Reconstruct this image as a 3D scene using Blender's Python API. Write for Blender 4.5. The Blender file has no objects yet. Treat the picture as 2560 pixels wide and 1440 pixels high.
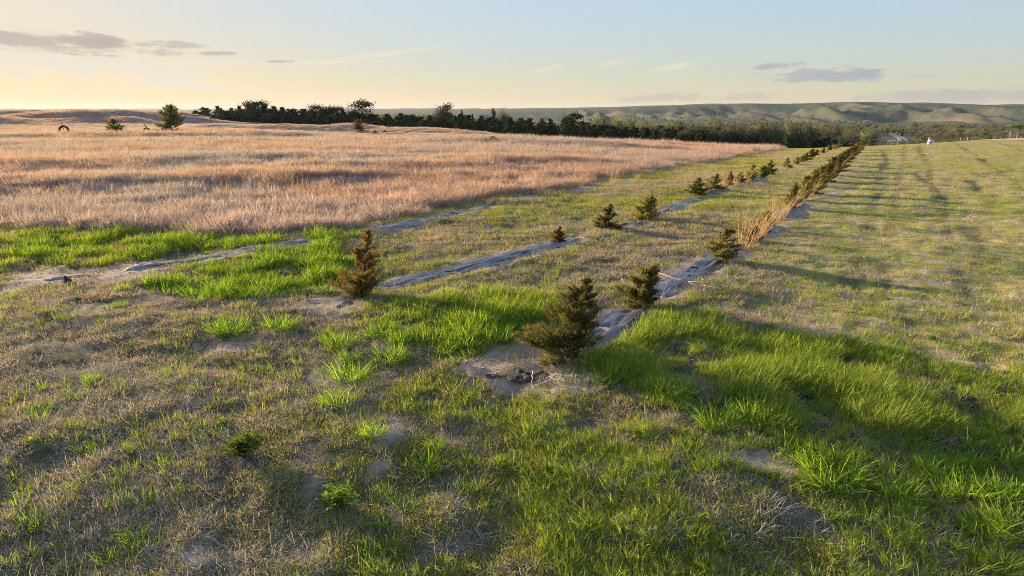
import bpy, math, random
import numpy as np
from mathutils import Vector

# ---------------------------------------------------------------- camera, sky, sun, exposure
scene = bpy.context.scene
C = scene.collection
CAM_H = 4.0
PITCH = math.radians(14.45)
FPX = 2560 * 24 / 36.0
cam_d = bpy.data.cameras.new('camera'); cam_d.lens = 24; cam_d.sensor_width = 36
cam_d.clip_start = 0.1; cam_d.clip_end = 40000
cam = bpy.data.objects.new('camera', cam_d); C.objects.link(cam)
cam.location = (0, 0, CAM_H); cam.rotation_euler = (math.pi / 2 - PITCH, 0, 0)
scene.camera = cam

SUN_AZ = math.radians(-52)       # left of the view direction (+Y)
SUN_EL = math.radians(9.5)
world = bpy.data.worlds.new('World'); scene.world = world; world.use_nodes = True
sun_d = bpy.data.lights.new('sun', 'SUN'); sun_d.energy = 5.0; sun_d.angle = math.radians(0.6)
sun_d.color = (1.0, 0.76, 0.55)
sun = bpy.data.objects.new('sun', sun_d); C.objects.link(sun)
sdir = Vector((math.sin(SUN_AZ) * math.cos(SUN_EL), math.cos(SUN_AZ) * math.cos(SUN_EL), math.sin(SUN_EL)))
sun.rotation_euler = sdir.to_track_quat('Z', 'Y').to_euler()
vs = scene.view_settings
vs.view_transform = 'Standard'; vs.look = 'None'; vs.gamma = 1; vs.use_curve_mapping = False
vs.exposure = 1.62
scene.cycles.use_denoising = True
scene.cycles.use_adaptive_sampling = True; scene.cycles.adaptive_threshold = 0.016; scene.cycles.adaptive_min_samples = 56
scene.cycles.pixel_filter_type = 'BLACKMAN_HARRIS'; scene.cycles.filter_width = 0.85
scene.cycles.denoiser = 'OPENIMAGEDENOISE'; scene.cycles.denoising_input_passes = 'RGB_ALBEDO_NORMAL'; scene.cycles.denoising_prefilter = 'NONE'
scene.cycles.max_bounces = 4; scene.cycles.diffuse_bounces = 2; scene.cycles.glossy_bounces = 2
scene.cycles.transmission_bounces = 4; scene.cycles.transparent_max_bounces = 6; scene.cycles.volume_bounces = 0
scene.cycles.caustics_reflective = False; scene.cycles.caustics_refractive = False


class NT:
    """small helper to wire shader nodes"""
    def __init__(self, tree):
        self.t = tree; self.n = tree.nodes; self.n.clear()
    def a(self, typ, inputs=None, **kw):
        nd = self.n.new(typ)
        for k, v in kw.items(): setattr(nd, k, v)
        for k, v in (inputs or {}).items():
            s = nd.inputs[k]
            if isinstance(v, bpy.types.NodeSocket): self.t.links.new(v, s)
            else: s.default_value = v
        return nd
    def link(self, a, b): self.t.links.new(a, b)
    def math(self, op, a, b=0.0, c=None, clamp=False):
        d = {0: a, 1: b}
        if c is not None: d[2] = c
        return self.a('ShaderNodeMath', d, operation=op, use_clamp=clamp).outputs[0]
    def mix(self, f, a, b, blend='MIX'):
        nd = self.n.new('ShaderNodeMix'); nd.data_type = 'RGBA'; nd.blend_type = blend
        for i, v in ((0, f), (6, a), (7, b)):
            s = nd.inputs[i]
            if isinstance(v, bpy.types.NodeSocket): self.t.links.new(v, s)
            elif i and len(v) == 3: s.default_value = (*v, 1)
            else: s.default_value = v
        return nd.outputs[2]
    def sstep(self, v, lo, hi, to0=0.0, to1=1.0):
        nd = self.n.new('ShaderNodeMapRange'); nd.interpolation_type = 'SMOOTHSTEP'
        for k, x in ((0, v), (1, lo), (2, hi), (3, to0), (4, to1)):
            s = nd.inputs[k]
            if isinstance(x, bpy.types.NodeSocket): self.t.links.new(x, s)
            else: s.default_value = x
        return nd.outputs[0]
    def noise(self, vec, scale, detail=3, rough=0.55):
        nd = self.n.new('ShaderNodeTexNoise')
        self.t.links.new(vec, nd.inputs['Vector'])
        nd.inputs['Scale'].default_value = scale; nd.inputs['Detail'].default_value = detail
        nd.inputs['Roughness'].default_value = rough
        return nd.outputs[0]
    def scalevec(self, vec, s):
        return self.a('ShaderNodeVectorMath', {0: vec, 1: s}, operation='MULTIPLY').outputs[0]


def build_world():
    n = NT(world.node_tree)
    co = n.a('ShaderNodeTexCoord').outputs['Generated']
    sky = n.a('ShaderNodeTexSky', sky_type='NISHITA', sun_disc=False, sun_elevation=SUN_EL,
              sun_rotation=SUN_AZ, altitude=600, air_density=1.0, dust_density=1.6, ozone_density=1.0)
    n.link(co, sky.inputs[0])
    # the whole sky is compressed alike, as the camera's exposure blending does
    lum = n.a('ShaderNodeRGBToBW', {0: sky.outputs[0]}).outputs[0]
    k = n.math('DIVIDE', 1.0, n.math('ADD', lum, SKY_KNEE))
    g = n.a('ShaderNodeVectorMath', {0: sky.outputs[0], 1: n.a('ShaderNodeCombineXYZ', {0: k, 1: k, 2: k}).outputs[0]}, operation='MULTIPLY').outputs[0]
    g = n.a('ShaderNodeHueSaturation', {'Color': g, 'Saturation': SKY_SAT}).outputs[0]
    g = n.a('ShaderNodeVectorMath', {0: g, 1: SKY_TINT}, operation='MULTIPLY').outputs[0]
    sep = n.a('ShaderNodeSeparateXYZ', {0: co})
    x, y, z = sep.outputs
    az = n.math('ARCTAN2', x, y)                     # radians right of +Y
    el = n.math('ARCSINE', z)
    col = g
    # clouds: soft streaks and puffs given by direction, at infinity
    vec = n.a('ShaderNodeCombineXYZ', {0: az, 1: el, 2: 0.0}).outputs[0]
    def cloud(azd, eld, wa, we, tilt, sx, sy, lo, hi, amount, colr, seed, colin):
        a = n.math('SUBTRACT', az, math.radians(azd)); e = n.math('SUBTRACT', el, math.radians(eld))
        e2 = n.math('SUBTRACT', e, n.math('MULTIPLY', a, tilt))
        d = n.math('SQRT', n.math('ADD', n.math('POWER', n.math('ABSOLUTE', n.math('DIVIDE', a, math.radians(wa))), 2.0),
                                  n.math('POWER', n.math('ABSOLUTE', n.math('DIVIDE', e2, math.radians(we))), 2.0)))
        fall = n.sstep(d, 0.15, 1.0, 1.0, 0.0)
        v2 = n.a('ShaderNodeCombineXYZ', {0: n.math('MULTIPLY', a, sx), 1: n.math('MULTIPLY', e2, sy), 2: seed}).outputs[0]
        ns = n.noise(v2, 1.0, 6, 0.62)
        m = n.sstep(n.math('ADD', n.math('MULTIPLY_ADD', ns, 2.1, -0.56), n.math('MULTIPLY', fall, 0.55)), lo, hi)
        m = n.math('MULTIPLY', n.math('MULTIPLY', m, n.sstep(fall, 0.0, 0.25)), amount)
        return n.mix(m, colin, colr)
    for args in CLOUDS:
        col = cloud(*args, colin=col)
    bg = n.a('ShaderNodeBackground', {0: col, 1: SKY_STRENGTH})
    out = n.a('ShaderNodeOutputWorld'); n.link(bg.outputs[0], out.inputs[0])

SKY_KNEE = 1.0
SKY_SAT = 0.84
SKY_TINT = (0.96, 0.98, 1.13)
SKY_STRENGTH = 0.27
def pix_dir(px, py):
    ct, st = math.cos(PITCH), math.sin(PITCH)
    dx = (px - 1280) / FPX; dz = (720 - py) / FPX
    return math.degrees(math.atan2(dx, ct + dz * st)), math.degrees(math.atan2(-st + dz * ct, math.hypot(dx, ct + dz * st)))
def cl(px, py, wpx, hpx, tilt, sx, sy, lo, hi, amt, col, seed):
    a, e = pix_dir(px, py)
    return (a, e, wpx / 29.8, hpx / 29.8, tilt, sx, sy, lo, hi, amt, col, seed)
BRIGHT, CREAM = (1.02, 0.94, 0.76), (1.0, 0.86, 0.58)
GREY, MAUVE = (0.60, 0.53, 0.48), (0.52, 0.54, 0.57)
CLOUDS = [
 cl(-60, 90, 330, 75, -0.35, 12, 45, 0.55, 1.0, 0.95, BRIGHT, 1.3),
 cl(330, 165, 170, 42, -0.10, 16, 60, 0.55, 0.95, 0.95, BRIGHT, 2.7),
 cl(120, 130, 420, 60, -0.05, 9, 60, 0.62, 1.05, 0.8, BRIGHT, 5.1),
 cl(460, 212, 230, 14, -0.06, 8, 90, 0.5, 0.95, 0.75, BRIGHT, 3.9),
 cl(760, 156, 330, 9, 0.03, 8, 120, 0.45, 0.9, 0.7, BRIGHT, 4.2),
 cl(960, 135, 180, 8, 0.13, 8, 120, 0.45, 0.9, 0.7, BRIGHT, 6.2),
 cl(120, 106, 300, 26, -0.045, 20, 90, 0.45, 0.95, 0.8, GREY, 7.3),
 cl(235, 100, 90, 22, -0.10, 30, 90, 0.5, 1.0, 0.8, GREY, 8.9),
 cl(430, 112, 110, 12, 0.0, 26, 110, 0.5, 1.0, 0.65, GREY, 9.4),
 cl(545, 134, 52, 7, 0.02, 26, 110, 0.5, 1.0, 0.7, GREY, 10.7),
 cl(700, 154, 42, 6, 0.03, 26, 110, 0.5, 1.0, 0.7, GREY, 11.2),
 cl(1370, 172, 60, 12, 0.18, 16, 70, 0.6, 1.0, 0.4, BRIGHT, 12.6),
 cl(1540, 158, 90, 12, 0.2, 16, 70, 0.6, 1.0, 0.35, BRIGHT, 13.1),
 cl(1690, 165, 80, 13, 0.16, 16, 70, 0.6, 1.0, 0.5, BRIGHT, 14.8),
 cl(1940, 164, 85, 10, 0.04, 26, 90, 0.62, 1.0, 0.8, MAUVE, 15.5),
 cl(2030, 186, 250, 24, 0.03, 26, 80, 0.64, 1.0, 0.8, MAUVE, 16.4),
 cl(2110, 188, 110, 24, -0.03, 30, 80, 0.6, 1.0, 0.8, MAUVE, 17.7),
 cl(2178, 179, 26, 9, 0.1, 30, 90, 0.55, 0.85, 0.75, MAUVE, 18.3),
 cl(1650, 244, 150, 16, 0.02, 30, 70, 0.62, 0.95, 0.5, (0.58, 0.50, 0.49), 19.2),
 cl(1860, 244, 110, 14, 0.0, 30, 70, 0.62, 0.95, 0.4, (0.55, 0.50, 0.50), 20.9),
 cl(2460, 240, 330, 22, 0.02, 22, 60, 0.62, 0.98, 0.55, (0.50, 0.48, 0.51), 21.6),
 cl(2310, 190, 40, 6, 0.05, 26, 90, 0.6, 0.95, 0.35, MAUVE, 22.4),
]
build_world()

# ---------------------------------------------------------------- noise and terrain
def _hash(ix, iy, seed):
    h = (ix.astype(np.int64) * 374761393 + iy.astype(np.int64) * 668265263 + seed * 1442695041) & 0xFFFFFFFF
    h = ((h ^ (h >> 13)) * 1274126177) & 0xFFFFFFFF
    h = (h ^ (h >> 16)) & 0xFFFFFFFF
    return h / 4294967295.0

def vnoise(x, y, seed=0):
    xi = np.floor(x); yi = np.floor(y); fx = x - xi; fy = y - yi
    fx = fx * fx * (3 - 2 * fx); fy = fy * fy * (3 - 2 * fy)
    a = _hash(xi, yi, seed); b = _hash(xi + 1, yi, seed); c = _hash(xi, yi + 1, seed); d = _hash(xi + 1, yi + 1, seed)
    return (a * (1 - fx) + b * fx) * (1 - fy) + (c * (1 - fx) + d * fx) * fy

def fbm(x, y, seed=0, oct=4, lac=2.03, gain=0.5):
    s = 0; a = 1; t = 0
    for i in range(oct):
        s = s + a * vnoise(x, y, seed + i * 17); t += a; a *= gain; x = x * lac + 3.1; y = y * lac - 1.7
    return s / t

def sst(v, lo, hi):
    t = np.clip((v - lo) / (hi - lo), 0, 1); return t * t * (3 - 2 * t)

R_K = np.array([0, 30, 60, 100, 130, 160, 215, 300, 400, 600, 900, 1200, 1800, 2600, 3600, 6000, 9500], float)
A_K = np.array([-180, -60, -36, -25, -10, 0, 15, 22, 28, 36, 60, 180], float)
Z_K = np.array([
 #  0  30   60   100  130   160   215   300   400  600  900 1200 1800 2600 3600 6000 9500
 [0, 0,   0,   0,   0,    0,    0,    1,    1,   0,   0,   0,   0,   0,   0,   10,  10],
 [0, 0,   0,   0,   0,   -0.2, -0.2,  1,    1,   1,   0,  -2,  -4,  -5,  -5,   28,  30],
 [0, 0,   0,   0,   0,   -0.2, -0.3,  0.8,  1.0, 1,   0,  -2,  -4,  -5,  -5,   28,  30],
 [0, 0,   0,   0,   0,   -0.4, -0.7,  0.0,  0.3, 0,  -2,  -4,  -6,  -8,  -4,   26,  30],
 [0, 0,   0,  -0.1,-0.5, -1.2, -2.1, -3.6, -5.8,-9, -12, -14, -14, -12,   0,   34,  36],
 [0, 0,   0,  -0.4,-1.1, -1.9, -3.5, -6.0, -9.5, -14, -18, -18, -13,   2,  20,   34,  38],
 [0, 0,  -0.1,-1.2,-2.5, -3.9, -6.6, -10.8,-15, -20, -20, -16,  14,  37,  38,   38,  38],
 [0, 0,  -0.1,-0.9,-2.2, -3.9, -7.3, -13, -18, -21, -20, -15,  14,  36,  36,   34,  34],
 [0, 0,   0,  -0.2,-1.4, -3.6, -8.0, -14, -19, -21, -20, -15,  14,  37,  36,   30,  30],
 [0, 0,   0.1, 0.3, 0.3, -1.0, -6.5, -13, -18, -20, -19, -14,   9,  24,  24,   20,  20],
 [0, 0,   0.3, 0.8, 0.9,  0.6, -1.0, -6,  -12, -17, -17, -15,  -4,  14,  20,   20,  20],
 [0, 0,   0,   0,   0,    0,    0,    1,    1,   0,   0,   0,   0,   0,   0,   10,  10]], float)

_ag = np.arange(-180, 181, 1.0); _lg = np.linspace(0, math.log(9500 / 8 + 1), 260)
_rg = 8 * (np.exp(_lg) - 1)
_T = np.array([np.interp(_rg, R_K, row) for row in Z_K])
_T = np.array([np.interp(_ag, A_K, _T[:, j]) for j in range(_T.shape[1])]).T
def _smooth(T, axis, k):
    ker = np.hanning(k + 2)[1:-1]; ker /= ker.sum()
    pad = [(0, 0), (0, 0)]; pad[axis] = (k // 2, k // 2)
    P = np.pad(T, pad, mode='edge')
    return np.apply_along_axis(lambda v: np.convolve(v, ker, 'valid'), axis, P)
_T = _smooth(_smooth(_T, 0, 7), 1, 7)

def table(r, azd):
    fa = np.clip(azd + 180, 0, 359.999); fl = np.clip(np.log(r / 8 + 1) / (_lg[1]), 0, len(_lg) - 1.001)
    ia = fa.astype(int); il = fl.astype(int); ua = fa - ia; ul = fl - il
    return ((_T[ia, il] * (1 - ul) + _T[ia, il + 1] * ul) * (1 - ua) + (_T[ia + 1, il] * (1 - ul) + _T[ia + 1, il + 1] * ul) * ua)

CT, ST = math.cos(PITCH), math.sin(PITCH)
def project(x, y, z):
    """world -> pixel of the 2560x1440 photograph"""
    zz = z - CAM_H
    d = y * CT - zz * ST; u = y * ST + zz * CT
    d = np.where(d > 0.05, d, 0.05)
    return 1280 + FPX * x / d, 720 - FPX * u / d, d

# dunes: crest lines (azimuth deg, distance m) with height, half width
DUNES = [
 # az0, r0, az1, r1, height, width
 (-44, 292, -31, 296, 3.7, 24),
 (-31, 300, -27, 310, 1.5, 16),
 (-22, 212, -15, 203, 1.5, 10),
 (-27, 172, -18, 150, 0.9, 8),
 (-10, 200, -4, 178, 1.5, 10),
 (-9, 142, 4, 126, 0.7, 6),
 (-2, 116, 10, 104, 0.6, 5.5),
 (-40, 98, -20, 92, 0.36, 7),
 (-40, 60, -14, 57, 0.36, 4.6),
 (-16, 74, 2, 66, 0.28, 5),
 (-40, 128, -18, 122, 0.6, 7),
 (-12, 46, 2, 50, 0.5, 4),
 (-38, 42, -18, 40, 0.45, 3.2),
 (-5, 92, 8, 84, 0.5, 5),
]
_D = []
for a0, r0, a1, r1, h, w in DUNES:
    p0 = np.array([math.sin(math.radians(a0)) * r0, math.cos(math.radians(a0)) * r0])
    p1 = np.array([math.sin(math.radians(a1)) * r1, math.cos(math.radians(a1)) * r1])
    _D.append((p0, p1, h, w))

def H(x, y, micro=True):
    x = np.asarray(x, float); y = np.asarray(y, float)
    r = np.hypot(x, y) + 1e-6; azd = np.degrees(np.arctan2(x, y))
    z = table(r, azd)
    # dunes on the prairie
    wob = (fbm(x / 26, y / 26, 5, 2) - 0.5)
    for p0, p1, h, w in _D:
        d = p1 - p0; L = np.hypot(*d); t = ((x - p0[0]) * d[0] + (y - p0[1]) * d[1]) / (L * L)
        q = np.clip(t, 0, 1); dx = x - (p0[0] + q * d[0]); dy = y - (p0[1] + q * d[1])
        s = np.where(((x - p0[0]) * d[1] - (y - p0[1]) * d[0]) > 0, 1, -1)
        dist = np.hypot(dx, dy) + wob * 2.2 * w * s
        # steeper on the near side
        ww = np.where(s > 0, w * 0.8, w * 1.5)
        z = z + h * np.exp(-(dist / ww) ** 2) * (0.75 + 0.5 * vnoise(q * L / 18, q * 0 + h * 9, 77))
    pr = sst(r, 26, 60) * (1 - sst(azd, 4, 18)) * (1 - sst(r, 500, 900))
    z = z + pr * ((fbm(x / 34 + 9, y / 22, 21, 3) - 0.5) * 0.8 + (fbm(x / 9, y / 7, 31, 3) - 0.5) * 0.4)
    lw = sst(r, 30, 60) * sst(azd, 6, 20) * (1 - sst(r, 260, 420))
    z = z + lw * (fbm(x / 20, y / 20, 41, 2) - 0.5) * 0.18
    z = z - 0.085 * np.where(y < 9.5, (9.5 - np.clip(y, 1.0, 9.5)) ** 2 / ((9.5 - np.clip(y, 1.0, 9.5)) + 1.2), 0.0) * (1 - sst(r, 14, 40))  # near ground sloped down toward the camera, shaped to dim the foreground sunlight
    # far hills: spurs and ravines
    hb = sst(r, 1150, 1700) * (1 - sst(r, 4200, 6500)) * sst(azd, -14, 8)
    if np.any(hb > 0):
        u = azd * 44.0 + r * 0.35; v = r
        wx = fbm(u / 420, v / 700, 51, 3) - 0.5
        rid = 1 - np.abs(2 * fbm(u / 300 + wx * 1.6, v / 900, 61, 4) - 1)
        rid2 = 1 - np.abs(2 * fbm(u / 120 + wx * 2.2, v / 420, 71, 3) - 1)
        env = sst(r, 1150, 1500) * (1 - 0.9 * sst(r, 2250, 2600))
        z = z + hb * env * ((rid - 0.96) * 82 + (rid2 - 0.92) * 36 + (0.1 - np.abs(2 * fbm(u / 48 + wx * 2.5, v / 170, 73, 3) - 1)) * 11)
        z = z + hb * sst(r, 2300, 2700) * ((fbm(u / 330, v * 0, 81, 3) - 0.5) * 12 + (fbm(u / 900 + 4, v * 0, 83, 2) - 0.5) * 16)
    fl = sst(r, 500, 900) * (1 - sst(azd, -16, -4)) * (1 - sst(r, 5000, 6500))
    z = z + fl * (fbm(x / 230, y / 160, 91, 4) - 0.5) * 9
    z = z + sst(r, 5000, 6500) * (fbm(azd * 1.3, azd * 0, 95, 4) - 0.5) * 16
    if micro:
        nr = 1 - sst(r, 45, 110)
        z = z + nr * ((fbm(x / 3.3, y / 3.3, 11, 2) - 0.5) * 0.24 + (fbm(x / 0.8, y / 0.8, 12, 3) - 0.5) * 0.17)
        z = z + (1 - sst(r, 14, 30)) * (fbm(x / 0.33, y / 0.33, 13, 2) - 0.5) * 0.07
    return z

H0 = float(H(np.array([0.0]), np.array([0.0]))[0])

def hit(px, py):
    """pixel of the photograph -> point on the ground"""
    dx = (px - 1280) / FPX; dz = (720 - py) / FPX
    d = np.array([dx, CT + dz * ST, -ST + dz * CT]); d /= np.linalg.norm(d)
    t = np.geomspace(3, 9000, 2600)
    zz = CAM_H + d[2] * t - H(d[0] * t, d[1] * t)
    k = np.argmax(zz < 0)
    if zz[k] >= 0: k = len(t) - 1
    a, b = t[max(k - 1, 0)], t[k]
    tt = np.linspace(a, b, 40); zz = CAM_H + d[2] * tt - H(d[0] * tt, d[1] * tt)
    k = np.argmax(zz < 0); s = tt[k]
    p = d * s
    return Vector((p[0], p[1], float(H(p[0:1], p[1:2])[0])))

def at(px, r, dz=0.0):
    """a point standing on the ground in the direction of column px (at the horizon), r metres away"""
    az = math.atan2((px - 1280) / FPX, CT + 0.2578 * ST)
    x, y = math.sin(az) * r, math.cos(az) * r
    return Vector((x, y, float(H(np.array([x]), np.array([y]))[0]) + dz))

def mpp(p):
    """metres per photo pixel at a point"""
    return (p[1] * CT - (p[2] - CAM_H) * ST) / FPX

def inpoly(px, py, poly):
    inside = np.zeros(px.shape, bool); n = len(poly)
    for i in range(n):
        x0, y0 = poly[i]; x1, y1 = poly[(i + 1) % n]
        if y0 == y1: continue
        c = ((y0 > py) != (y1 > py)) & (px < (x1 - x0) * (py - y0) / (y1 - y0) + x0)
        inside ^= c
    return inside

# ---------------------------------------------------------------- regions of the ground, read off the photograph
PRAIRIE = [(-900, 250), (-900, 560), (0, 566), (300, 566), (560, 582), (760, 588), (860, 566), (1000, 536), (1150, 500), (1300, 482),
           (1450, 458), (1700, 412), (1880, 382), (1960, 369), (2040, 352), (2040, 250)]
LUSH_A = [(-500, 590), (0, 575), (430, 583), (760, 594), (910, 585), (850, 606), (640, 612), (400, 640), (200, 660), (0, 672), (-500, 700)]
LUSH_B = [(340, 712), (480, 668), (640, 634), (860, 602), (890, 640), (872, 715), (760, 728), (620, 748), (530, 756), (440, 738)]
LUSH_C = [(900, 780), (960, 742), (1200, 733), (1400, 748), (1410, 800), (1290, 850), (1120, 892), (1020, 870), (930, 830)]
LUSH_D = [(1480, 905), (1560, 850), (1660, 785), (1800, 800), (2000, 832), (2300, 880), (2560, 930), (3100, 1000), (3100, 1400), (2560, 1290),
          (2300, 1235), (2010, 1180), (1900, 1085), (1730, 1040), (1550, 990), (1490, 950)]
BARE = [[(1150, 930), (1200, 880), (1290, 850), (1400, 880), (1480, 930), (1470, 990), (1380, 1020), (1220, 980)],
        [(720, 770), (800, 730), (900, 745), (930, 770), (820, 790)],
        [(470, 850), (600, 835), (720, 860), (560, 880)], [(480, 985), (560, 985), (560, 1015), (480, 1015)],
        [(2230, 738), (2400, 745), (2420, 765), (2300, 762)], [(1130, 640), (1290, 650), (1200, 670), (1100, 660)],
        [(2158, 378), (2176, 378), (2130, 440), (2070, 500), (2010, 545), (1950, 580), (1985, 530), (2060, 465), (2110, 420)],
        [(60, 690), (240, 665), (400, 640), (440, 668), (200, 715), (0, 712)],
        [(530, 925), (610, 920), (610, 945), (530, 945)],
        [(1840, 1150), (1990, 1170), (1980, 1195), (1850, 1180)],
        [(2000, 830), (2120, 815), (2130, 835), (2020, 850)]]

def masks(x, y, z=None):
    """prairie, lush, bare for ground points"""
    if z is None: z = H(x, y)
    jx = (fbm(x / 0.9, y / 0.9, 301, 4, gain=0.7) - 0.5) * 2.8; jy = (fbm(x / 0.9 + 40, y / 0.9, 302, 4, gain=0.7) - 0.5) * 4.4
    r = np.hypot(x, y); k = np.clip(r / 12, 0.5, 4)
    px, py, d = project(x + jx * k * 0.5, y + jy * k * 0.5, z)
    ok = (y > 1.0)
    pr = inpoly(px, py, PRAIRIE) & ok
    lu = np.zeros(x.shape)
    for i, P in enumerate((LUSH_A, LUSH_B, LUSH_C, LUSH_D)):
        lu = np.where(inpoly(px, py, P) & ok & (r < 60), i + 1, lu)
    ba = np.zeros(x.shape, bool)
    for P in BARE: ba |= inpoly(px, py, P) & ok & (r < 60)
    return pr, lu, ba, px, py

# fabric strips: centre lines in the photograph and the stretches that lie open
STRIPS = [
 dict(pts=[(40, 706), (300, 675), (450, 655), (600, 631), (760, 607), (880, 585), (1040, 556), (1200, 519), (1330, 494), (1480, 469), (1620, 443), (1760, 413), (1900, 388)],
      open=[(70, 240), (300, 690), (700, 790), (940, 1235), (1290, 1340), (1430, 1500), (1560, 1590)], hw=0.54),
 dict(pts=[(770, 772), (880, 737), (1000, 705), (1150, 676), (1290, 638), (1420, 601), (1530, 574), (1640, 540), (1720, 503), (1800, 475), (1900, 446), (1990, 411), (2060, 381)],
      open=[(770, 860), (940, 1440), (1480, 1500), (1560, 1600), (1640, 1760), (1775, 1800), (1830, 1850), (1880, 1910)], hw=0.55),
 dict(pts=[(1310, 930), (1420, 885), (1540, 810), (1640, 735), (1720, 685), (1810, 645), (1900, 588), (1990, 520), (2040, 470), (2090, 422), (2140, 380)],
      open=[(1316, 1345), (1400, 1590), (1630, 1850), (1890, 1935), (1960, 2000)], hw=0.55),
]
for s in STRIPS:
    w = [hit(*p) for p in s['pts']]
    pts = np.array([(p.x, p.y) for p in w])
    # resample evenly
    seg = np.hypot(*np.diff(pts, axis=0).T); cum = np.concatenate([[0], np.cumsum(seg)])
    n = int(cum[-1] / 0.14); tt = np.linspace(0, cum[-1], n)
    sx = np.interp(tt, cum, pts[:, 0]); sy = np.interp(tt, cum, pts[:, 1])
    k = 41; ker = np.hanning(k); ker /= ker.sum()
    sx = np.convolve(np.pad(sx, k // 2, mode='reflect', reflect_type='odd'), ker, 'valid')
    sy = np.convolve(np.pad(sy, k // 2, mode='reflect', reflect_type='odd'), ker, 'valid')
    pxs, _, _ = project(sx, sy, H(sx, sy))
    op = np.zeros(n)
    for a, b in s['open']: op = np.where((pxs > a) & (pxs < b), 1.0, op)
    ker = np.hanning(7); ker /= ker.sum(); op = np.convolve(np.pad(op, 3, mode='edge'), ker, 'valid')
    s['x'], s['y'], s['op'] = sx, sy, op

TRACKS = [[(2205, 374), (2216, 400), (2196, 440), (2196, 480), (2181, 530), (2166, 580), (2150, 640), (2120, 720), (2130, 800)], [(2290, 370), (2308, 392), (2320, 412)], [(2285, 428), (2325, 465), (2368, 522)],
          [(2425, 455), (2445, 480)], [(2452, 398), (2470, 412)], [(2420, 572), (2462, 655)], [(2540, 520), (2620, 600)]]
TRACKS = [np.array([(p.x, p.y) for p in (hit(*q) for q in T)]) for T in TRACKS]
_a, _b = np.array([STRIPS[2]['x'][0], STRIPS[2]['y'][0]]), np.array([STRIPS[2]['x'][-1], STRIPS[2]['y'][-1]])
_n = np.array([(_b - _a)[1], -(_b - _a)[0]]) / np.hypot(*(_b - _a))
def row_off(x, y):
    """metres to the right of the right-hand row"""
    return (x - _a[0]) * _n[0] + (y - _a[1]) * _n[1]
def mow(x, y):
    o = row_off(x, y) + (fbm(x / 6, y / 6, 345, 2) - 0.5) * 0.7
    return np.where(o > 1.5, np.sin(o * 2 * np.pi / 2.6), 0.0)
def track(x, y):
    w = np.zeros(x.shape); m = (x > 5) & (np.hypot(x, y) < 150) & (y > 0)
    xx, yy = x[m], y[m]; ww = np.zeros(xx.shape)
    for T in TRACKS:
        for (x0, y0), (x1, y1) in zip(T[:-1], T[1:]):
            dx, dy = x1 - x0, y1 - y0; t = np.clip(((xx - x0) * dx + (yy - y0) * dy) / (dx * dx + dy * dy), 0, 1)
            d = np.hypot(xx - x0 - t * dx, yy - y0 - t * dy) + (fbm(xx / 0.8, yy / 0.8, 333, 2) - 0.5) * 0.5
            ww = np.maximum(ww, 1 - sst(d, 0.12, 0.38))
    oo = row_off(xx, yy) + (fbm(xx / 5, yy / 5, 347, 2) - 0.5) * 0.5
    for c in (4.6, 6.3, 10.4, 15.0): ww = np.maximum(ww, 0.8 * (1 - sst(np.abs(oo - c), 0.1, 0.3)) * (np.hypot(xx, yy) > 16))
    w[m] = ww * (0.4 + 0.6 * sst(fbm(xx / 2.5, yy / 2.5, 334, 2), 0.35, 0.6))
    return w

def strip_dist(x, y):
    """relative distance from an open stretch of fabric (0 centre .. 1 edge)"""
    best = np.full(x.shape, 9.0)
    for s in STRIPS:
        st = 3
        ax, ay, op = s['x'][::st], s['y'][::st], s['op'][::st]
        sel = (x > ax.min() - 2) & (x < ax.max() + 2) & (y > ay.min() - 2) & (y < ay.max() + 2)
        ii = np.where(sel)[0]
        for c in np.array_split(ii, max(1, len(ii) // 4000)):
            if not len(c): continue
            d2 = (x[c, None] - ax) ** 2 + (y[c, None] - ay) ** 2
            k = d2.argmin(1); d = np.sqrt(d2[np.arange(len(c)), k]) / s['hw']
            best[c] = np.minimum(best[c], np.where(op[k] > 0.5, d, 9))
    return best

# ---------------------------------------------------------------- object helpers
def tag(o, label=None, cat=None, group=None, kind=None):
    for k, v in (('label', label), ('category', cat), ('group', group), ('kind', kind)):
        if v: o[k] = v
    return o

def mesh_np(name, verts, faces, mats=(), attrs=None, smooth=False):
    """faces: array (n,3) or (n,4) or list of both arrays"""
    me = bpy.data.meshes.new(name)
    verts = np.asarray(verts, np.float32)
    fl = faces if isinstance(faces, list) else [faces]
    fl = [np.asarray(f, np.int32) for f in fl if len(f)]
    me.vertices.add(len(verts)); me.vertices.foreach_set('co', verts.ravel())
    if fl:
        loops = np.concatenate([f.ravel() for f in fl])
        sizes = np.concatenate([np.full(len(f), f.shape[1], np.int32) for f in fl])
        starts = np.concatenate([[0], np.cumsum(sizes)[:-1]]).astype(np.int32)
        me.loops.add(len(loops)); me.loops.foreach_set('vertex_index', loops)
        me.polygons.add(len(sizes)); me.polygons.foreach_set('loop_start', starts); me.polygons.foreach_set('loop_total', sizes)
        if smooth: me.polygons.foreach_set('use_smooth', np.ones(len(sizes), bool))
    for an, (typ, data) in (attrs or {}).items():
        at_ = me.attributes.new(an, typ, 'POINT')
        data = np.asarray(data)
        if typ == 'FLOAT_COLOR': at_.data.foreach_set('color', data.astype(np.float32).ravel())
        elif typ == 'FLOAT_VECTOR': at_.data.foreach_set('vector', data.astype(np.float32).ravel())
        elif typ == 'INT': at_.data.foreach_set('value', data.astype(np.int32).ravel())
        else: at_.data.foreach_set('value', data.astype(np.float32).ravel())
    for m in mats: me.materials.append(m)
    me.update(calc_edges=True); me.validate()
    return me

def link(name, me, parent=None, loc=None):
    o = bpy.data.objects.new(name, me); C.objects.link(o)
    if parent is not None: o.parent = parent
    if loc is not None: o.location = loc
    return o

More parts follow.
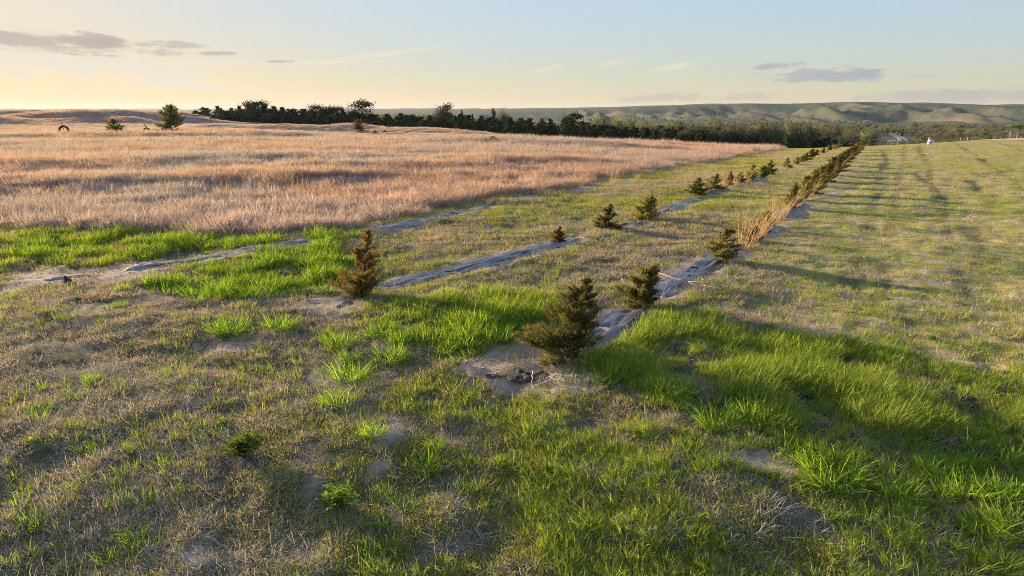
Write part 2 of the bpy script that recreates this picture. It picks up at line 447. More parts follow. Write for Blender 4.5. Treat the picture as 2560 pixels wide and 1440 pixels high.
def empty(name, loc, label, cat, group=None, rz=0.0, sc=1.0):
    o = bpy.data.objects.new(name, None); C.objects.link(o); o.location = loc; o.rotation_euler[2] = rz
    o.scale = (sc, sc, sc) if not isinstance(sc, tuple) else sc
    o.empty_display_size = 0.2
    return tag(o, label, cat, group)

class Geo:
    """collects tubes, boxes and leaf faces as arrays"""
    def __init__(self): self.v = []; self.f3 = []; self.f4 = []; self.c = []; self.n = 0
    def add(self, v, f3=None, f4=None, c=None):
        v = np.asarray(v, float)
        self.v.append(v)
        if f3 is not None and len(f3): self.f3.append(np.asarray(f3) + self.n)
        if f4 is not None and len(f4): self.f4.append(np.asarray(f4) + self.n)
        self.c.append(np.tile([0.5, 0.5, 0, 1], (len(v), 1)) if c is None else np.asarray(c))
        self.n += len(v)
    def tube(self, pts, rads, sides=6, c=None):
        pts = np.asarray(pts, float); n = len(pts)
        t = np.gradient(pts, axis=0); t /= np.linalg.norm(t, axis=1)[:, None] + 1e-9
        ref = np.array([0.31, 0.22, 0.93]); ref = ref if abs(t[0] @ ref) < 0.9 else np.array([1., 0, 0])
        u = np.cross(t, ref); u /= np.linalg.norm(u, axis=1)[:, None] + 1e-9; w = np.cross(t, u)
        a = np.linspace(0, 2 * math.pi, sides, endpoint=False)
        v = (pts[:, None] + np.asarray(rads, float)[:, None, None] * (np.cos(a)[None, :, None] * u[:, None] + np.sin(a)[None, :, None] * w[:, None])).reshape(-1, 3)
        i = np.arange(n - 1)[:, None] * sides; j = np.arange(sides)[None]; j2 = (j + 1) % sides
        f4 = np.stack([i + j, i + j2, i + sides + j2, i + sides + j], -1).reshape(-1, 4)
        top = (n - 1) * sides
        f3 = [[top, top + k, top + k + 1] for k in range(1, sides - 1)] + [[0, k + 1, k] for k in range(1, sides - 1)]
        self.add(v, f3, f4, None if c is None else np.tile([*c, 0, 1], (len(v), 1)))
    def box(self, c, s, rot=None):
        k = np.array([[x, y, z] for z in (-.5, .5) for y in (-.5, .5) for x in (-.5, .5)]) * np.asarray(s)
        if rot is not None: k = k @ np.asarray(rot).T
        self.add(k + np.asarray(c), None, [[0, 2, 3, 1], [4, 5, 7, 6], [0, 1, 5, 4], [2, 6, 7, 3], [0, 4, 6, 2], [1, 3, 7, 5]])
    def leaves(self, p, d, L, w, rnd, rng):
        """triangular leaf faces: base p, direction d, length L, width w (arrays)"""
        n = len(p); d = d / (np.linalg.norm(d, axis=1)[:, None] + 1e-9)
        s = np.cross(d, rng.normal(size=(n, 3))); s /= np.linalg.norm(s, axis=1)[:, None] + 1e-9
        L = np.broadcast_to(L, (n,))[:, None]; w = np.broadcast_to(w, (n,))[:, None]
        v = np.stack([p - s * w / 2, p + s * w / 2, p + d * L], 1).reshape(-1, 3)
        c = np.repeat(np.stack([rnd, np.zeros(n), np.zeros(n), np.ones(n)], 1), 3, 0)
        self.add(v, np.arange(3 * n).reshape(-1, 3), None, c)
    def mesh(self, name, mat, smooth=False):
        fl = []
        if self.f4: fl.append(np.concatenate(self.f4))
        if self.f3: fl.append(np.concatenate(self.f3))
        return mesh_np(name, np.concatenate(self.v), fl, [mat], {'tint': ('FLOAT_COLOR', np.concatenate(self.c))}, smooth)

# ---------------------------------------------------------------- materials
MATS = {}
def new_mat(name):
    m = bpy.data.materials.new(name); m.use_nodes = True; MATS[name] = m
    return m, NT(m.node_tree)

def grass_mat(name, cols, trans=0.35, patch=None, patch_scale=0.5, gt_cols=None, per_tuft=0.4):
    """blade material: colour by blade, by tuft and by place; light shines through the blades"""
    m, n = new_mat(name)
    tint = n.a('ShaderNodeAttribute', attribute_name='tint')
    sep = n.a('ShaderNodeSeparateColor', {0: tint.outputs['Color']})
    rnd, along = sep.outputs[0], sep.outputs[1]
    oi = n.a('ShaderNodeObjectInfo').outputs['Random']
    f = n.math('ADD', n.math('MULTIPLY', rnd, 1 - per_tuft), n.math('MULTIPLY', oi, per_tuft))
    ramp = n.a('ShaderNodeValToRGB', {0: f})
    el = ramp.color_ramp.elements
    for i, c in enumerate(cols):
        e = el[i] if i < 2 else el.new(0.5)
        e.position = i / (len(cols) - 1); e.color = (*c, 1)
    col = ramp.outputs[0]
    pos = n.a('ShaderNodeNewGeometry').outputs['Position']
    if patch is not None:
        ns = n.noise(pos, patch_scale, 3, 0.6)
        col = n.mix(n.sstep(ns, 0.42, 0.62), col, n.mix(0.75, col, patch))
    if gt_cols is not None:
        gt = n.a('ShaderNodeAttribute', attribute_name='gt', attribute_type='INSTANCER').outputs['Fac']
        ramp2 = n.a('ShaderNodeValToRGB', {0: f})
        el = ramp2.color_ramp.elements
        for i, c in enumerate(gt_cols):
            e = el[i] if i < 2 else el.new(0.5)
            e.position = i / (len(gt_cols) - 1); e.color = (*c, 1)
        col = n.mix(gt, col, ramp2.outputs[0])
    dif = n.a('ShaderNodeBsdfDiffuse', {0: col})
    tr = n.a('ShaderNodeBsdfTranslucent', {0: n.mix(1.0, col, (1.15, 1.1, 0.6), 'MULTIPLY')})
    mx = n.a('ShaderNodeMixShader', {0: trans, 1: dif.outputs[0], 2: tr.outputs[0]})
    n.link(mx.outputs[0], n.a('ShaderNodeOutputMaterial').inputs[0])
    return m

def plain_mat(name, c1, c2, scale=6.0, rough=0.8, bump=0.0, metallic=0.0, detail=4):
    m, n = new_mat(name)
    co = n.a('ShaderNodeTexCoord').outputs['Object']
    ns = n.noise(co, scale, detail, 0.6)
    b = n.a('ShaderNodeBsdfPrincipled', {'Base Color': n.mix(n.sstep(ns, 0.3, 0.7), c1, c2), 'Roughness': rough, 'Metallic': metallic})
    if bump:
        bp = n.a('ShaderNodeBump', {'Height': n.noise(co, scale * 3, 3), 'Strength': bump, 'Distance': 0.02})
        n.link(bp.outputs[0], b.inputs['Normal'])
    n.link(b.outputs[0], n.a('ShaderNodeOutputMaterial').inputs[0])
    return m

def ground_mat():
    m, n = new_mat('ground_cover')
    pos = n.a('ShaderNodeNewGeometry').outputs['Position']
    a = n.a('ShaderNodeAttribute', attribute_name='cover')
    sp = n.a('ShaderNodeSeparateColor', {0: a.outputs['Color']})
    prairie, lush, bare = sp.outputs
    a2 = n.a('ShaderNodeAttribute', attribute_name='cover2')
    sp2 = n.a('ShaderNodeSeparateColor', {0: a2.outputs['Color']})
    lawn, far, road = sp2.outputs
    n1 = n.noise(pos, 1.3, 5, 0.62); n2 = n.noise(pos, 9.0, 4, 0.7); n3 = n.noise(pos, 55.0, 3, 0.7); n4 = n.noise(pos, 0.16, 4, 0.6)
    soil = n.mix(n.sstep(n2, 0.3, 0.7), (0.17, 0.13, 0.095), (0.28, 0.23, 0.17))
    litter = n.mix(n.sstep(n3, 0.35, 0.65), (0.06, 0.05, 0.035), (0.24, 0.20, 0.15))
    turf = n.mix(n.sstep(n3, 0.35, 0.65), (0.04, 0.045, 0.018), (0.14, 0.13, 0.06))
    col = n.mix(n.sstep(n1, 0.36, 0.6), litter, turf)
    col = n.mix(n.math('MULTIPLY', n.sstep(n1, 0.62, 0.7), 0.7), col, soil)
    # mown grass on the right
    lw = n.mix(n.sstep(n4, 0.38, 0.62), (0.34, 0.29, 0.095), (0.23, 0.25, 0.058))
    lw = n.mix(n.sstep(n1, 0.48, 0.62), lw, (0.42, 0.33, 0.20))
    lw = n.mix(n.math('MULTIPLY', n.sstep(n3, 0.5, 0.7), 0.4), lw, (0.10, 0.09, 0.03))
    col = n.mix(lawn, col, lw)
    pg = n.mix(n.sstep(n2, 0.3, 0.7), (0.24, 0.18, 0.15), (0.38, 0.29, 0.24))
    pg = n.mix(n.sstep(n4, 0.45, 0.7), pg, (0.22, 0.17, 0.13))
    col = n.mix(prairie, col, pg)
    lu = n.mix(n.sstep(n2, 0.35, 0.65), (0.025, 0.035, 0.010), (0.07, 0.08, 0.03))
    col = n.mix(n.math('MULTIPLY', lush, 0.9), col, lu)
    sand = n.mix(n.sstep(n2, 0.25, 0.75), (0.25, 0.20, 0.145), (0.40, 0.335, 0.255))
    sand = n.mix(n.math('MULTIPLY', n.sstep(n3, 0.55, 0.7), 0.5), sand, (0.20, 0.16, 0.11))
    brk = n.sstep(n.math('ADD', bare, n.math('MULTIPLY', n.math('SUBTRACT', n.noise(pos, 4.0, 6, 0.7), 0.5), 1.4)), 0.25, 0.7)
    col = n.mix(n.math('MULTIPLY', brk, n.sstep(bare, 0.0, 0.15)), col, sand)
    # far country: spring grass over dry grass
    n5 = n.noise(pos, 0.012, 5, 0.6); n6 = n.noise(pos, 0.003, 4, 0.6)
    fr = n.mix(n.sstep(n5, 0.35, 0.65), (0.05, 0.075, 0.040), (0.125, 0.105, 0.066))
    fr = n.mix(n.math('MULTIPLY', n.sstep(n6, 0.45, 0.65), 0.6), fr, (0.05, 0.08, 0.042))
    col = n.mix(far, col, fr)
    col = n.mix(n.math('MULTIPLY', road, 0.8), col, n.mix(n2, (0.05, 0.06, 0.022), (0.09, 0.085, 0.04)))
    b = n.a('ShaderNodeBsdfPrincipled', {'Base Color': col, 'Roughness': 0.95, 'Specular IOR Level': 0.1})
    hgt = n.math('ADD', n.math('MULTIPLY', n2, 0.6), n.math('MULTIPLY', n3, 0.35))
    bp = n.a('ShaderNodeBump', {'Height': hgt, 'Strength': 0.8, 'Distance': 0.06})
    n.link(bp.outputs[0], b.inputs['Normal'])
    n.link(b.outputs[0], n.a('ShaderNodeOutputMaterial').inputs[0])
    return m

def foliage_mat(name, c1, c2, c3, trans=0.2):
    m, n = new_mat(name)
    t = n.a('ShaderNodeAttribute', attribute_name='tint')
    r = n.a('ShaderNodeSeparateColor', {0: t.outputs['Color']}).outputs[0]
    oi = n.a('ShaderNodeObjectInfo').outputs['Random']
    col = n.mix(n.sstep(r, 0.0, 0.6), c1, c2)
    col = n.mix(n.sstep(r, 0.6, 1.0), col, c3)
    col = n.a('ShaderNodeHueSaturation', {'Color': col, 'Value': n.math('MULTIPLY_ADD', oi, 0.5, 0.75),
              'Hue': n.math('MULTIPLY_ADD', oi, 0.03, 0.485)}).outputs[0]
    dif = n.a('ShaderNodeBsdfDiffuse', {0: col}); tr = n.a('ShaderNodeBsdfTranslucent', {0: col})
    mx = n.a('ShaderNodeMixShader', {0: trans, 1: dif.outputs[0], 2: tr.outputs[0]})
    n.link(mx.outputs[0], n.a('ShaderNodeOutputMaterial').inputs[0])
    return m

def fabric_mat():
    m, n = new_mat('weed_fabric')
    pos = n.a('ShaderNodeNewGeometry').outputs['Position']
    uv = n.a('ShaderNodeAttribute', attribute_name='tint').outputs['Color']
    st = n.scalevec(uv, (9.0, 0.55, 1.0))
    streak = n.noise(st, 3.0, 5, 0.65); dust = n.noise(pos, 2.2, 5, 0.65)
    oi = n.a('ShaderNodeSeparateColor', {0: uv}).outputs[2]     # dustiness of the strip
    col = n.mix(n.sstep(streak, 0.35, 0.65), (0.025, 0.027, 0.033), (0.10, 0.10, 0.11))
    f = n.sstep(n.math('ADD', n.math('MULTIPLY', n.math('ADD', dust, streak), 0.5), oi), 0.52, 0.85)
    col = n.mix(n.math('MULTIPLY', f, 0.9), col, (0.36, 0.31, 0.25))
    b = n.a('ShaderNodeBsdfPrincipled', {'Base Color': col, 'Roughness': n.sstep(f, 0, 1, 0.33, 0.75), 'Specular IOR Level': 0.55})
    bp = n.a('ShaderNodeBump', {'Height': streak, 'Strength': 0.6, 'Distance': 0.02})
    n.link(bp.outputs[0], b.inputs['Normal'])
    n.link(b.outputs[0], n.a('ShaderNodeOutputMaterial').inputs[0])
    return m

M_GROUND = ground_mat()
M_FABRIC = fabric_mat()
M_TURF = grass_mat('turf_blades', [(0.19, 0.16, 0.12), (0.52, 0.43, 0.31), (0.35, 0.285, 0.18)], 0.3, gt_cols=[(0.09, 0.16, 0.028), (0.42, 0.40, 0.085), (0.25, 0.32, 0.055)], per_tuft=0.55)
M_DRY = grass_mat('dry_blades', [(0.15, 0.13, 0.115), (0.62, 0.55, 0.49), (0.42, 0.36, 0.295)], 0.25, gt_cols=[(0.10, 0.17, 0.03), (0.30, 0.33, 0.09), (0.19, 0.27, 0.05)])
M_LUSH = grass_mat('lush_blades', [(0.045, 0.12, 0.010), (0.18, 0.32, 0.028), (0.38, 0.49, 0.07)], 0.45, gt_cols=[(0.10, 0.15, 0.02), (0.30, 0.33, 0.06), (0.48, 0.45, 0.14)], per_tuft=0.5)
M_TUSSOCK = grass_mat('tussock_blades', [(0.06, 0.15, 0.012), (0.24, 0.40, 0.035), (0.42, 0.54, 0.08)], 0.5)
M_PRAIRIE = grass_mat('prairie_blades', [(0.21, 0.165, 0.17), (0.49, 0.37, 0.375), (0.67, 0.56, 0.555)], 0.38, patch=(0.39, 0.365, 0.38), patch_scale=0.07, gt_cols=[(0.30, 0.20, 0.175), (0.54, 0.365, 0.32), (0.65, 0.49, 0.43)], per_tuft=0.65)
M_TALL = grass_mat('tall_dry_stems', [(0.42, 0.26, 0.13), (0.58, 0.40, 0.22), (0.50, 0.33, 0.2)], 0.3)
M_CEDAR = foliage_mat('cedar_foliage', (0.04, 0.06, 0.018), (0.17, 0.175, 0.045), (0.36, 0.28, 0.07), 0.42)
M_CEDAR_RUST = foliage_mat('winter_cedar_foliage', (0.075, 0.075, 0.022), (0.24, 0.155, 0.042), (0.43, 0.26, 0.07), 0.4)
M_CEDAR_FAR = foliage_mat('belt_cedar_foliage', (0.018, 0.03, 0.016), (0.05, 0.07, 0.03), (0.11, 0.12, 0.042), 0.25)
M_LEAF_YG = foliage_mat('young_leaves', (0.13, 0.15, 0.045), (0.22, 0.24, 0.06), (0.34, 0.33, 0.10), 0.4)
M_LEAF_GREY = foliage_mat('bare_twigs', (0.07, 0.068, 0.05), (0.14, 0.132, 0.095), (0.22, 0.195, 0.125), 0.2)
M_BARK = plain_mat('bark', (0.10, 0.07, 0.05), (0.22, 0.17, 0.13), 20, 0.9, 0.4)
M_BARK_PALE = plain_mat('pale_bark', (0.20, 0.17, 0.14), (0.34, 0.30, 0.26), 3, 0.9)
M_DEADWOOD = plain_mat('dead_wood', (0.30, 0.23, 0.18), (0.50, 0.42, 0.35), 14, 0.85)
M_BLACK = plain_mat('black_plastic', (0.008, 0.008, 0.009), (0.03, 0.027, 0.027), 12, 0.8, 0.6)
M_BROADLEAF = foliage_mat('weed_leaves', (0.13, 0.24, 0.03), (0.27, 0.40, 0.05), (0.44, 0.52, 0.10), 0.5)
M_WEED = foliage_mat('brown_weed', (0.16, 0.08, 0.05), (0.26, 0.15, 0.09), (0.36, 0.25, 0.16), 0.3)

# ---------------------------------------------------------------- ground sheet and hills
def az_columns():
    f = np.arange(-46, 46.001, 0.14)
    return np.radians(np.concatenate([np.arange(-180, -46, 4.0), f, np.arange(50, 180.1, 4.0)]))

def polar_sheet(name, radii, centre):
    A = az_columns(); R = np.asarray(radii)
    x = np.sin(A)[None] * R[:, None]; y = np.cos(A)[None] * R[:, None]
    xf, yf = x.ravel(), y.ravel(); zf = H(xf, yf)
    na, nr = len(A), len(R)
    i = np.arange(nr - 1)[:, None] * na; j = np.arange(na - 1)[None]
    f = np.stack([i + j, i + na + j, i + na + j + 1, i + j + 1], -1).reshape(-1, 4)
    v = np.stack([xf, yf, zf], 1)
    fl = [f]
    if centre:
        v = np.concatenate([v, [[0, 0, H0]]]); c = len(v) - 1; k = np.arange(na - 1)
        fl.append(np.stack([np.full(na - 1, c), k, k + 1], 1))
        xf, yf, zf = v.T
    r = np.hypot(xf, yf); azd = np.degrees(np.arctan2(xf, yf))
    pr, lu, ba, px, py = masks(xf, yf, zf)
    near = r < 60
    prairie = np.where(pr, 1.0, 0.0)
    prairie = np.where((~pr) & (azd < 0) & (r > 45), 1, prairie)
    sd = np.full(r.shape, 9.0); sd[near] = strip_dist(xf[near], yf[near])
    bare = np.where(ba, np.clip(0.4 + 1.1 * fbm(xf / 0.5, yf / 0.5, 400, 3), 0, 1), 0.0)
    bare = np.maximum(bare, np.where(sd < 1.6, 0.75 * (1 - sst(sd, 1.0, 1.6)), 0))
    bare = np.maximum(bare, near * sst(fbm(xf / 1.5, yf / 1.5, 410, 4), 0.66, 0.8) * 0.6 * (1 - sst(r, 20, 32)))
    lush = np.where(lu > 0, 1.0, 0.0) * (1 - bare)
    lawn = sst(px, 1850, 2050) * (~pr) * (r > 8) * (lu == 0) * (azd < 70)
    lawn = np.maximum(lawn, sst(r, 24, 34) * (~pr) * sst(azd, 3, 9) * (azd < 70))
    far = sst(r, 330, 480) * np.where(azd < -8, 0.0, 1.0); far = np.maximum(far, sst(r, 700, 1200))
    far = np.maximum(far, sst(r, 190, 240) * sst(azd, 12, 18))
    road = track(xf, yf)
    cov = np.stack([prairie * (1 - far), lush, bare, np.ones_like(r)], 1)
    cov2 = np.stack([lawn, far, road, np.ones_like(r)], 1)
    me = mesh_np(name, v, fl, [M_GROUND], {'cover': ('FLOAT_COLOR', cov), 'cover2': ('FLOAT_COLOR', cov2)}, True)
    o = link(name, me); o['kind'] = 'structure'
    return o

r1 = np.geomspace(3.0, 45, 250); r2 = np.geomspace(45, 1150, 190)[1:]; r3 = np.geomspace(1150, 9400, 170)
tag(polar_sheet('ground', np.concatenate([r1, r2]), True), 'grassy field and prairie ground of sand and turf', 'ground')
tag(polar_sheet('hills', r3, False), 'long range of grassy hills along the horizon', 'hills')

# ---------------------------------------------------------------- grass tufts (sources for the scattered grass)
def tuft(name, seed, n, R, L, W, lean, curl, mat, segs=3, bias=(0, 0), head=False, taper=0.25):
    """n blades in a disc of radius R; L=(lo,hi), W width, lean outward, curl droop"""
    g = np.random.default_rng(seed)
    a = g.uniform(0, 2 * np.pi, n); rr = R * np.sqrt(g.uniform(0, 1, n))
    base = np.stack([np.cos(a) * rr, np.sin(a) * rr, np.full(n, -0.01)], 1)
    ln = g.uniform(L[0], L[1], n)
    th = a + g.normal(0, 0.9, n)
    le = np.clip(g.normal(lean, lean * 0.5, n), 0.02, 1.5); cu = np.clip(g.normal(curl, curl * 0.6, n), 0, 3)
    hd = np.stack([np.cos(th), np.sin(th)], 1) + np.array(bias)
    hd /= np.linalg.norm(hd, axis=1)[:, None] + 1e-9
    V = []; t = np.linspace(0, 1, segs + 1)
    P = base.copy(); pts = [P.copy()]
    for k in range(segs):
        ang = le + cu * (t[k] + t[k + 1]) / 2
        st = ln / segs
        P = P + np.stack([hd[:, 0] * np.sin(ang) * st, hd[:, 1] * np.sin(ang) * st, np.cos(ang) * st], 1)
        pts.append(P.copy())
    fa = g.uniform(0, np.pi, n); side = np.stack([np.cos(fa), np.sin(fa), np.zeros(n)], 1)
    w = W * g.uniform(0.6, 1.3, n)
    rnd = g.uniform(0, 1, n)
    verts = []; cols = []; f4 = []; f3 = []
    for k in range(segs):
        wk = w * (1 - (1 - taper) * t[k] ** 1.3) * (0.7 if k == 0 else 1)
        verts += [pts[k] - side * wk[:, None] / 2, pts[k] + side * wk[:, None] / 2]
    verts.append(pts[segs])
    V = np.concatenate(verts); idx = np.arange(n)
    for k in range(segs - 1):
        f4.append(np.stack([idx + 2 * k * n, idx + (2 * k + 1) * n, idx + (2 * k + 3) * n, idx + (2 * k + 2) * n], 1))
    k = segs - 1
    f3.append(np.stack([idx + 2 * k * n, idx + (2 * k + 1) * n, idx + 2 * segs * n], 1))
    al = np.concatenate([np.full(n, t[k // 2]) for k in range(2 * segs)] + [np.ones(n)])
    c = np.stack([np.tile(rnd, 2 * segs + 1), al, np.zeros(len(V)), np.ones(len(V))], 1)
    return mesh_np(name, V, [np.concatenate(f4), np.concatenate(f3)] if f4 else [np.concatenate(f3)], [mat], {'tint': ('FLOAT_COLOR', c)})

def source(name, meshes):
    col = bpy.data.collections.new(name)
    for i, me in enumerate(meshes):
        col.objects.link(bpy.data.objects.new('%s_%02d' % (name, i), me))
    return col, len(meshes)

def scatter(name, label, cat, x, y, scl, rotz, tilt, gt, src, seed=0, dz=0.0):
    col, nv = src
    rng = np.random.default_rng(seed + 900)
    n = len(x); z = H(x, y) + dz
    rot = np.stack([rng.normal(0, tilt, n), rng.normal(0, tilt, n), rotz], 1)
    me = mesh_np(name, np.stack([x, y, z], 1), [], [], {
        'rot': ('FLOAT_VECTOR', rot), 'scl': ('FLOAT', scl), 'idx': ('INT', rng.integers(0, nv, n)), 'gt': ('FLOAT', np.clip(gt, 0, 1))})
    o = link(name, me); tag(o, label, cat, kind='stuff')
    ng = bpy.data.node_groups.new(name, 'GeometryNodeTree')
    ng.interface.new_socket('Geometry', in_out='INPUT', socket_type='NodeSocketGeometry')
    ng.interface.new_socket('Geometry', in_out='OUTPUT', socket_type='NodeSocketGeometry')
    N = ng.nodes; gi = N.new('NodeGroupInput'); go = N.new('NodeGroupOutput')
    ci = N.new('GeometryNodeCollectionInfo'); ci.inputs['Collection'].default_value = col
    ci.inputs['Separate Children'].default_value = True; ci.inputs['Reset Children'].default_value = True
    ip = N.new('GeometryNodeInstanceOnPoints'); ip.inputs['Pick Instance'].default_value = True
    def na(nm, typ):
        q = N.new('GeometryNodeInputNamedAttribute'); q.data_type = typ; q.inputs['Name'].default_value = nm
        return [s for s in q.outputs if s.enabled and s.name == 'Attribute'][0]
    e2r = N.new('FunctionNodeEulerToRotation')
    Lk = ng.links.new
    Lk(gi.outputs[0], ip.inputs['Points']); Lk(ci.outputs[0], ip.inputs['Instance'])
    Lk(na('idx', 'INT'), ip.inputs['Instance Index']); Lk(na('rot', 'FLOAT_VECTOR'), e2r.inputs[0])
    Lk(e2r.outputs[0], ip.inputs['Rotation']); Lk(na('scl', 'FLOAT'), ip.inputs['Scale'])
    Lk(ip.outputs[0], go.inputs[0])
    md = o.modifiers.new('scatter', 'NODES'); md.node_group = ng
    return o

def sample(n, r0, r1, k, rng, az=(-44, 44)):
    """points in a sector; density falls off with distance as r^-k"""
    u = rng.uniform(0, 1, n); e = 2 - k
    r = (r0 ** e + u * (r1 ** e - r0 ** e)) ** (1 / e) if abs(e) > 1e-3 else r0 * (r1 / r0) ** u
    a = np.radians(rng.uniform(az[0], az[1], n))
    return np.sin(a) * r, np.cos(a) * r, r, np.degrees(a)

S_TURF = source('turf_tuft', [tuft('turf_tuft', 10 + i, 30, 0.11, (0.025, 0.075), 0.008, 0.5, 0.7, M_TURF, 2) for i in range(5)])
S_DRY = source('dry_tuft', [tuft('dry_tuft', 30 + i, 28, 0.13, (0.07, 0.22), 0.0065, 0.7, 2.3, M_DRY, 4) for i in range(6)])
S_GREEN = source('green_tuft', [tuft('green_tuft', 50 + i, 22, 0.07, (0.09, 0.24), 0.009, 0.35, 0.6, M_LUSH, 3) for i in range(5)])
S_LUSH = source('lush_tuft', [tuft('lush_tuft', 70 + i, 26, 0.14, (0.14, 0.38), 0.017, 0.4, 0.8, M_LUSH, 3, bias=(0.5, 0)) for i in range(6)])
S_FINE = source('fine_tuft', [tuft('fine_tuft', 90 + i, 26, 0.15, (0.12, 0.34), 0.013, 0.4, 0.7, M_LUSH, 3, bias=(0.9, 0)) for i in range(5)])
S_PRAIRIE = source('prairie_tuft', [tuft('prairie_tuft', 110 + i, 36, 0.36, (0.18, 0.66), 0.026, 0.3, 0.6, M_PRAIRIE, 3, bias=(0.2, 0)) for i in range(6)])
S_PRAIRIE_FAR = source('prairie_patch', [tuft('prairie_patch', 130 + i, 110, 1.0, (0.15, 0.38), 0.035, 0.3, 0.4, M_PRAIRIE, 2, bias=(0.2, 0)) for i in range(4)])

rng = np.random.default_rng(4)
def keep(sel, *arrs): return [a[sel] for a in arrs]

# short turf
x, y, r, az = sample(150000, 4.0, 150, 1.45, rng)
pr, lu, ba, px, py = masks(x, y)
sd = strip_dist(x, y)
cl = fbm(x / 0.42, y / 0.42, 500, 3); big = fbm(x / 4.5, y / 4.5, 510, 3); bl = fbm(x / 1.5, y / 1.5, 410, 4)
sel = (~pr) & (~ba | (rng.uniform(size=len(x)) < 0.3)) & ((sd > 0.62 + 0.5 * rng.uniform(size=len(x))) | (rng.uniform(size=len(x)) < 0.02)) & (cl > 0.41 - 0.08 * sst(r, 20, 40)) & (bl < 0.72) & (r < 145) & (track(x, y) < 0.3 + 0.6 * rng.uniform(size=len(x)))
g = np.clip(sst(big, 0.38, 0.62) * 0.9 + 0.25 * sst(px, 1900, 2200), 0, 1)
g = np.clip(g + rng.normal(0, 0.22, len(x)) + 0.5 * (sd > 0.9) * (sd < 2.4) + 0.12 * sst(px, 1850, 2050) * (py < 560) + 0.22 * sst(py, 820, 1000) * sst(px, 500, 1000) - 0.25 * (1 - sst(px, 500, 950)) - 0.05 * sst(px, 1850, 2050) * (py < 560) - 0.25 * sst(px, 1850, 2050) * sst(py, 520, 600) * (1 - sst(py, 820, 900)), 0, 1)
lawnish = sst(px, 1850, 2050) * sst(r, 14, 24)
g = np.clip(g + 0.28 * lawnish * mow(x, y), 0, 1)
x, y, r, az, g, cl, lawnish = keep(sel, x, y, r, az, g, cl, lawnish)
scl = (0.45 + 1.5 * cl) * np.clip(r / 14, 0.85, 3.2) ** 0.75 * rng.uniform(0.7, 1.3, len(x)) * (1 - 0.5 * lawnish)
scatter('short_turf', 'short patchy yellow green turf covering the field', 'grass', x, y, scl, rng.uniform(0, 6.28, len(x)), 0.12, g, S_TURF, 1)

# dry curled grass
x, y, r, az = sample(60000, 4.0, 60, 1.3, rng)
pr, lu, ba, px, py = masks(x, y)
sd = strip_dist(x, y)
big = fbm(x / 2.2, y / 2.2, 520, 3); cl = fbm(x / 0.5, y / 0.5, 530, 2)
left = sst(py, 850, 1150) * (1 - sst(px, 700, 1100))
p = np.clip(0.30 + 0.75 * left, 0, 1) * sst(big + 0.12 * left, 0.38, 0.58)
sel = (~pr) & (~ba) & (lu == 0) & (sd > 1.05) & (rng.uniform(size=len(x)) < p) & (cl > 0.34)
g = np.clip(0.18 + rng.normal(0, 0.25, len(x)), 0, 1)
x, y, r, g = keep(sel, x, y, r, g)
scl = np.clip(r / 14, 0.8, 2) ** 0.5 * rng.uniform(0.55, 1.2, len(x)) * np.where(r > 20, 0.75, 1)
scatter('dry_curled_grass', 'dry grey tan curled grass in the field', 'grass', x, y, scl, rng.uniform(0, 6.28, len(x)), 0.2, g, S_DRY, 2)

# upright green grass between the dry grass
x, y, r, az = sample(40000, 4.0, 40, 1.2, rng)
pr, lu, ba, px, py = masks(x, y)
sd = strip_dist(x, y)
big = fbm(x / 1.3, y / 1.3, 540, 3)
mid = sst(py, 950, 1150) * sst(px, 650, 900) * (1 - 0.5 * sst(px, 1800, 2300))
sel = (~pr) & (~ba) & (sd > 1.1) & (rng.uniform(size=len(x)) < (0.22 + 0.78 * mid) * sst(big, 0.45, 0.54))
g = np.clip(0.45 + rng.normal(0, 0.3, len(x)), 0, 1)
x, y, r, g = keep(sel, x, y, r, g)
scatter('upright_green_grass', 'upright green grass growing through the dry turf', 'grass', x, y, rng.uniform(0.5, 1.15, len(x)), rng.uniform(0, 6.28, len(x)), 0.15, g, S_GREEN, 3)

# lush patches
x, y, r, az = sample(78000, 4.5, 45, 1.0, rng)
pr, lu, ba, px, py = masks(x, y)
sd = strip_dist(x, y)
cl = fbm(x / 0.7, y / 0.7, 550, 3)
fine = ((lu == 4) & (py < 1050 + (px - 1900) * 0.12) & (px > 1500)) | ((lu == 3) & (py < 800)) | ((lu == 1) & (fbm(x / 2, y / 2, 551, 2) > 0.5))
sel = (lu > 0) & (~ba) & (sd > 1.05) & (cl > 0.32)
s1 = sel & ~fine & (rng.uniform(size=len(x)) < 0.75)
g = np.clip(0.15 + rng.normal(0, 0.2, len(x)), 0, 1)
scatter('lush_grass', 'lush bright green grass in thick patches beside the fabric strips', 'grass', x[s1], y[s1], (0.42 + 0.95 * sst(cl[s1], 0.34, 0.66)) * rng.uniform(0.6, 1.1, s1.sum()),
        rng.normal(0, 0.7, s1.sum()), 0.12, g[s1], S_LUSH, 4)
s2 = sel & fine
g = np.clip(0.5 + 0.3 * (fbm(x / 1.5, y / 1.5, 552, 3) - 0.5) + rng.normal(0, 0.22, len(x)), 0, 1)
scatter('fine_green_grass', 'fine wind-bent yellow green grass in thick patches', 'grass', x[s2], y[s2], (0.45 + 0.8 * sst(cl[s2], 0.34, 0.66)) * rng.uniform(0.6, 1.1, s2.sum()),
        rng.normal(0, 0.5, s2.sum()), 0.12, g[s2], S_FINE, 5)

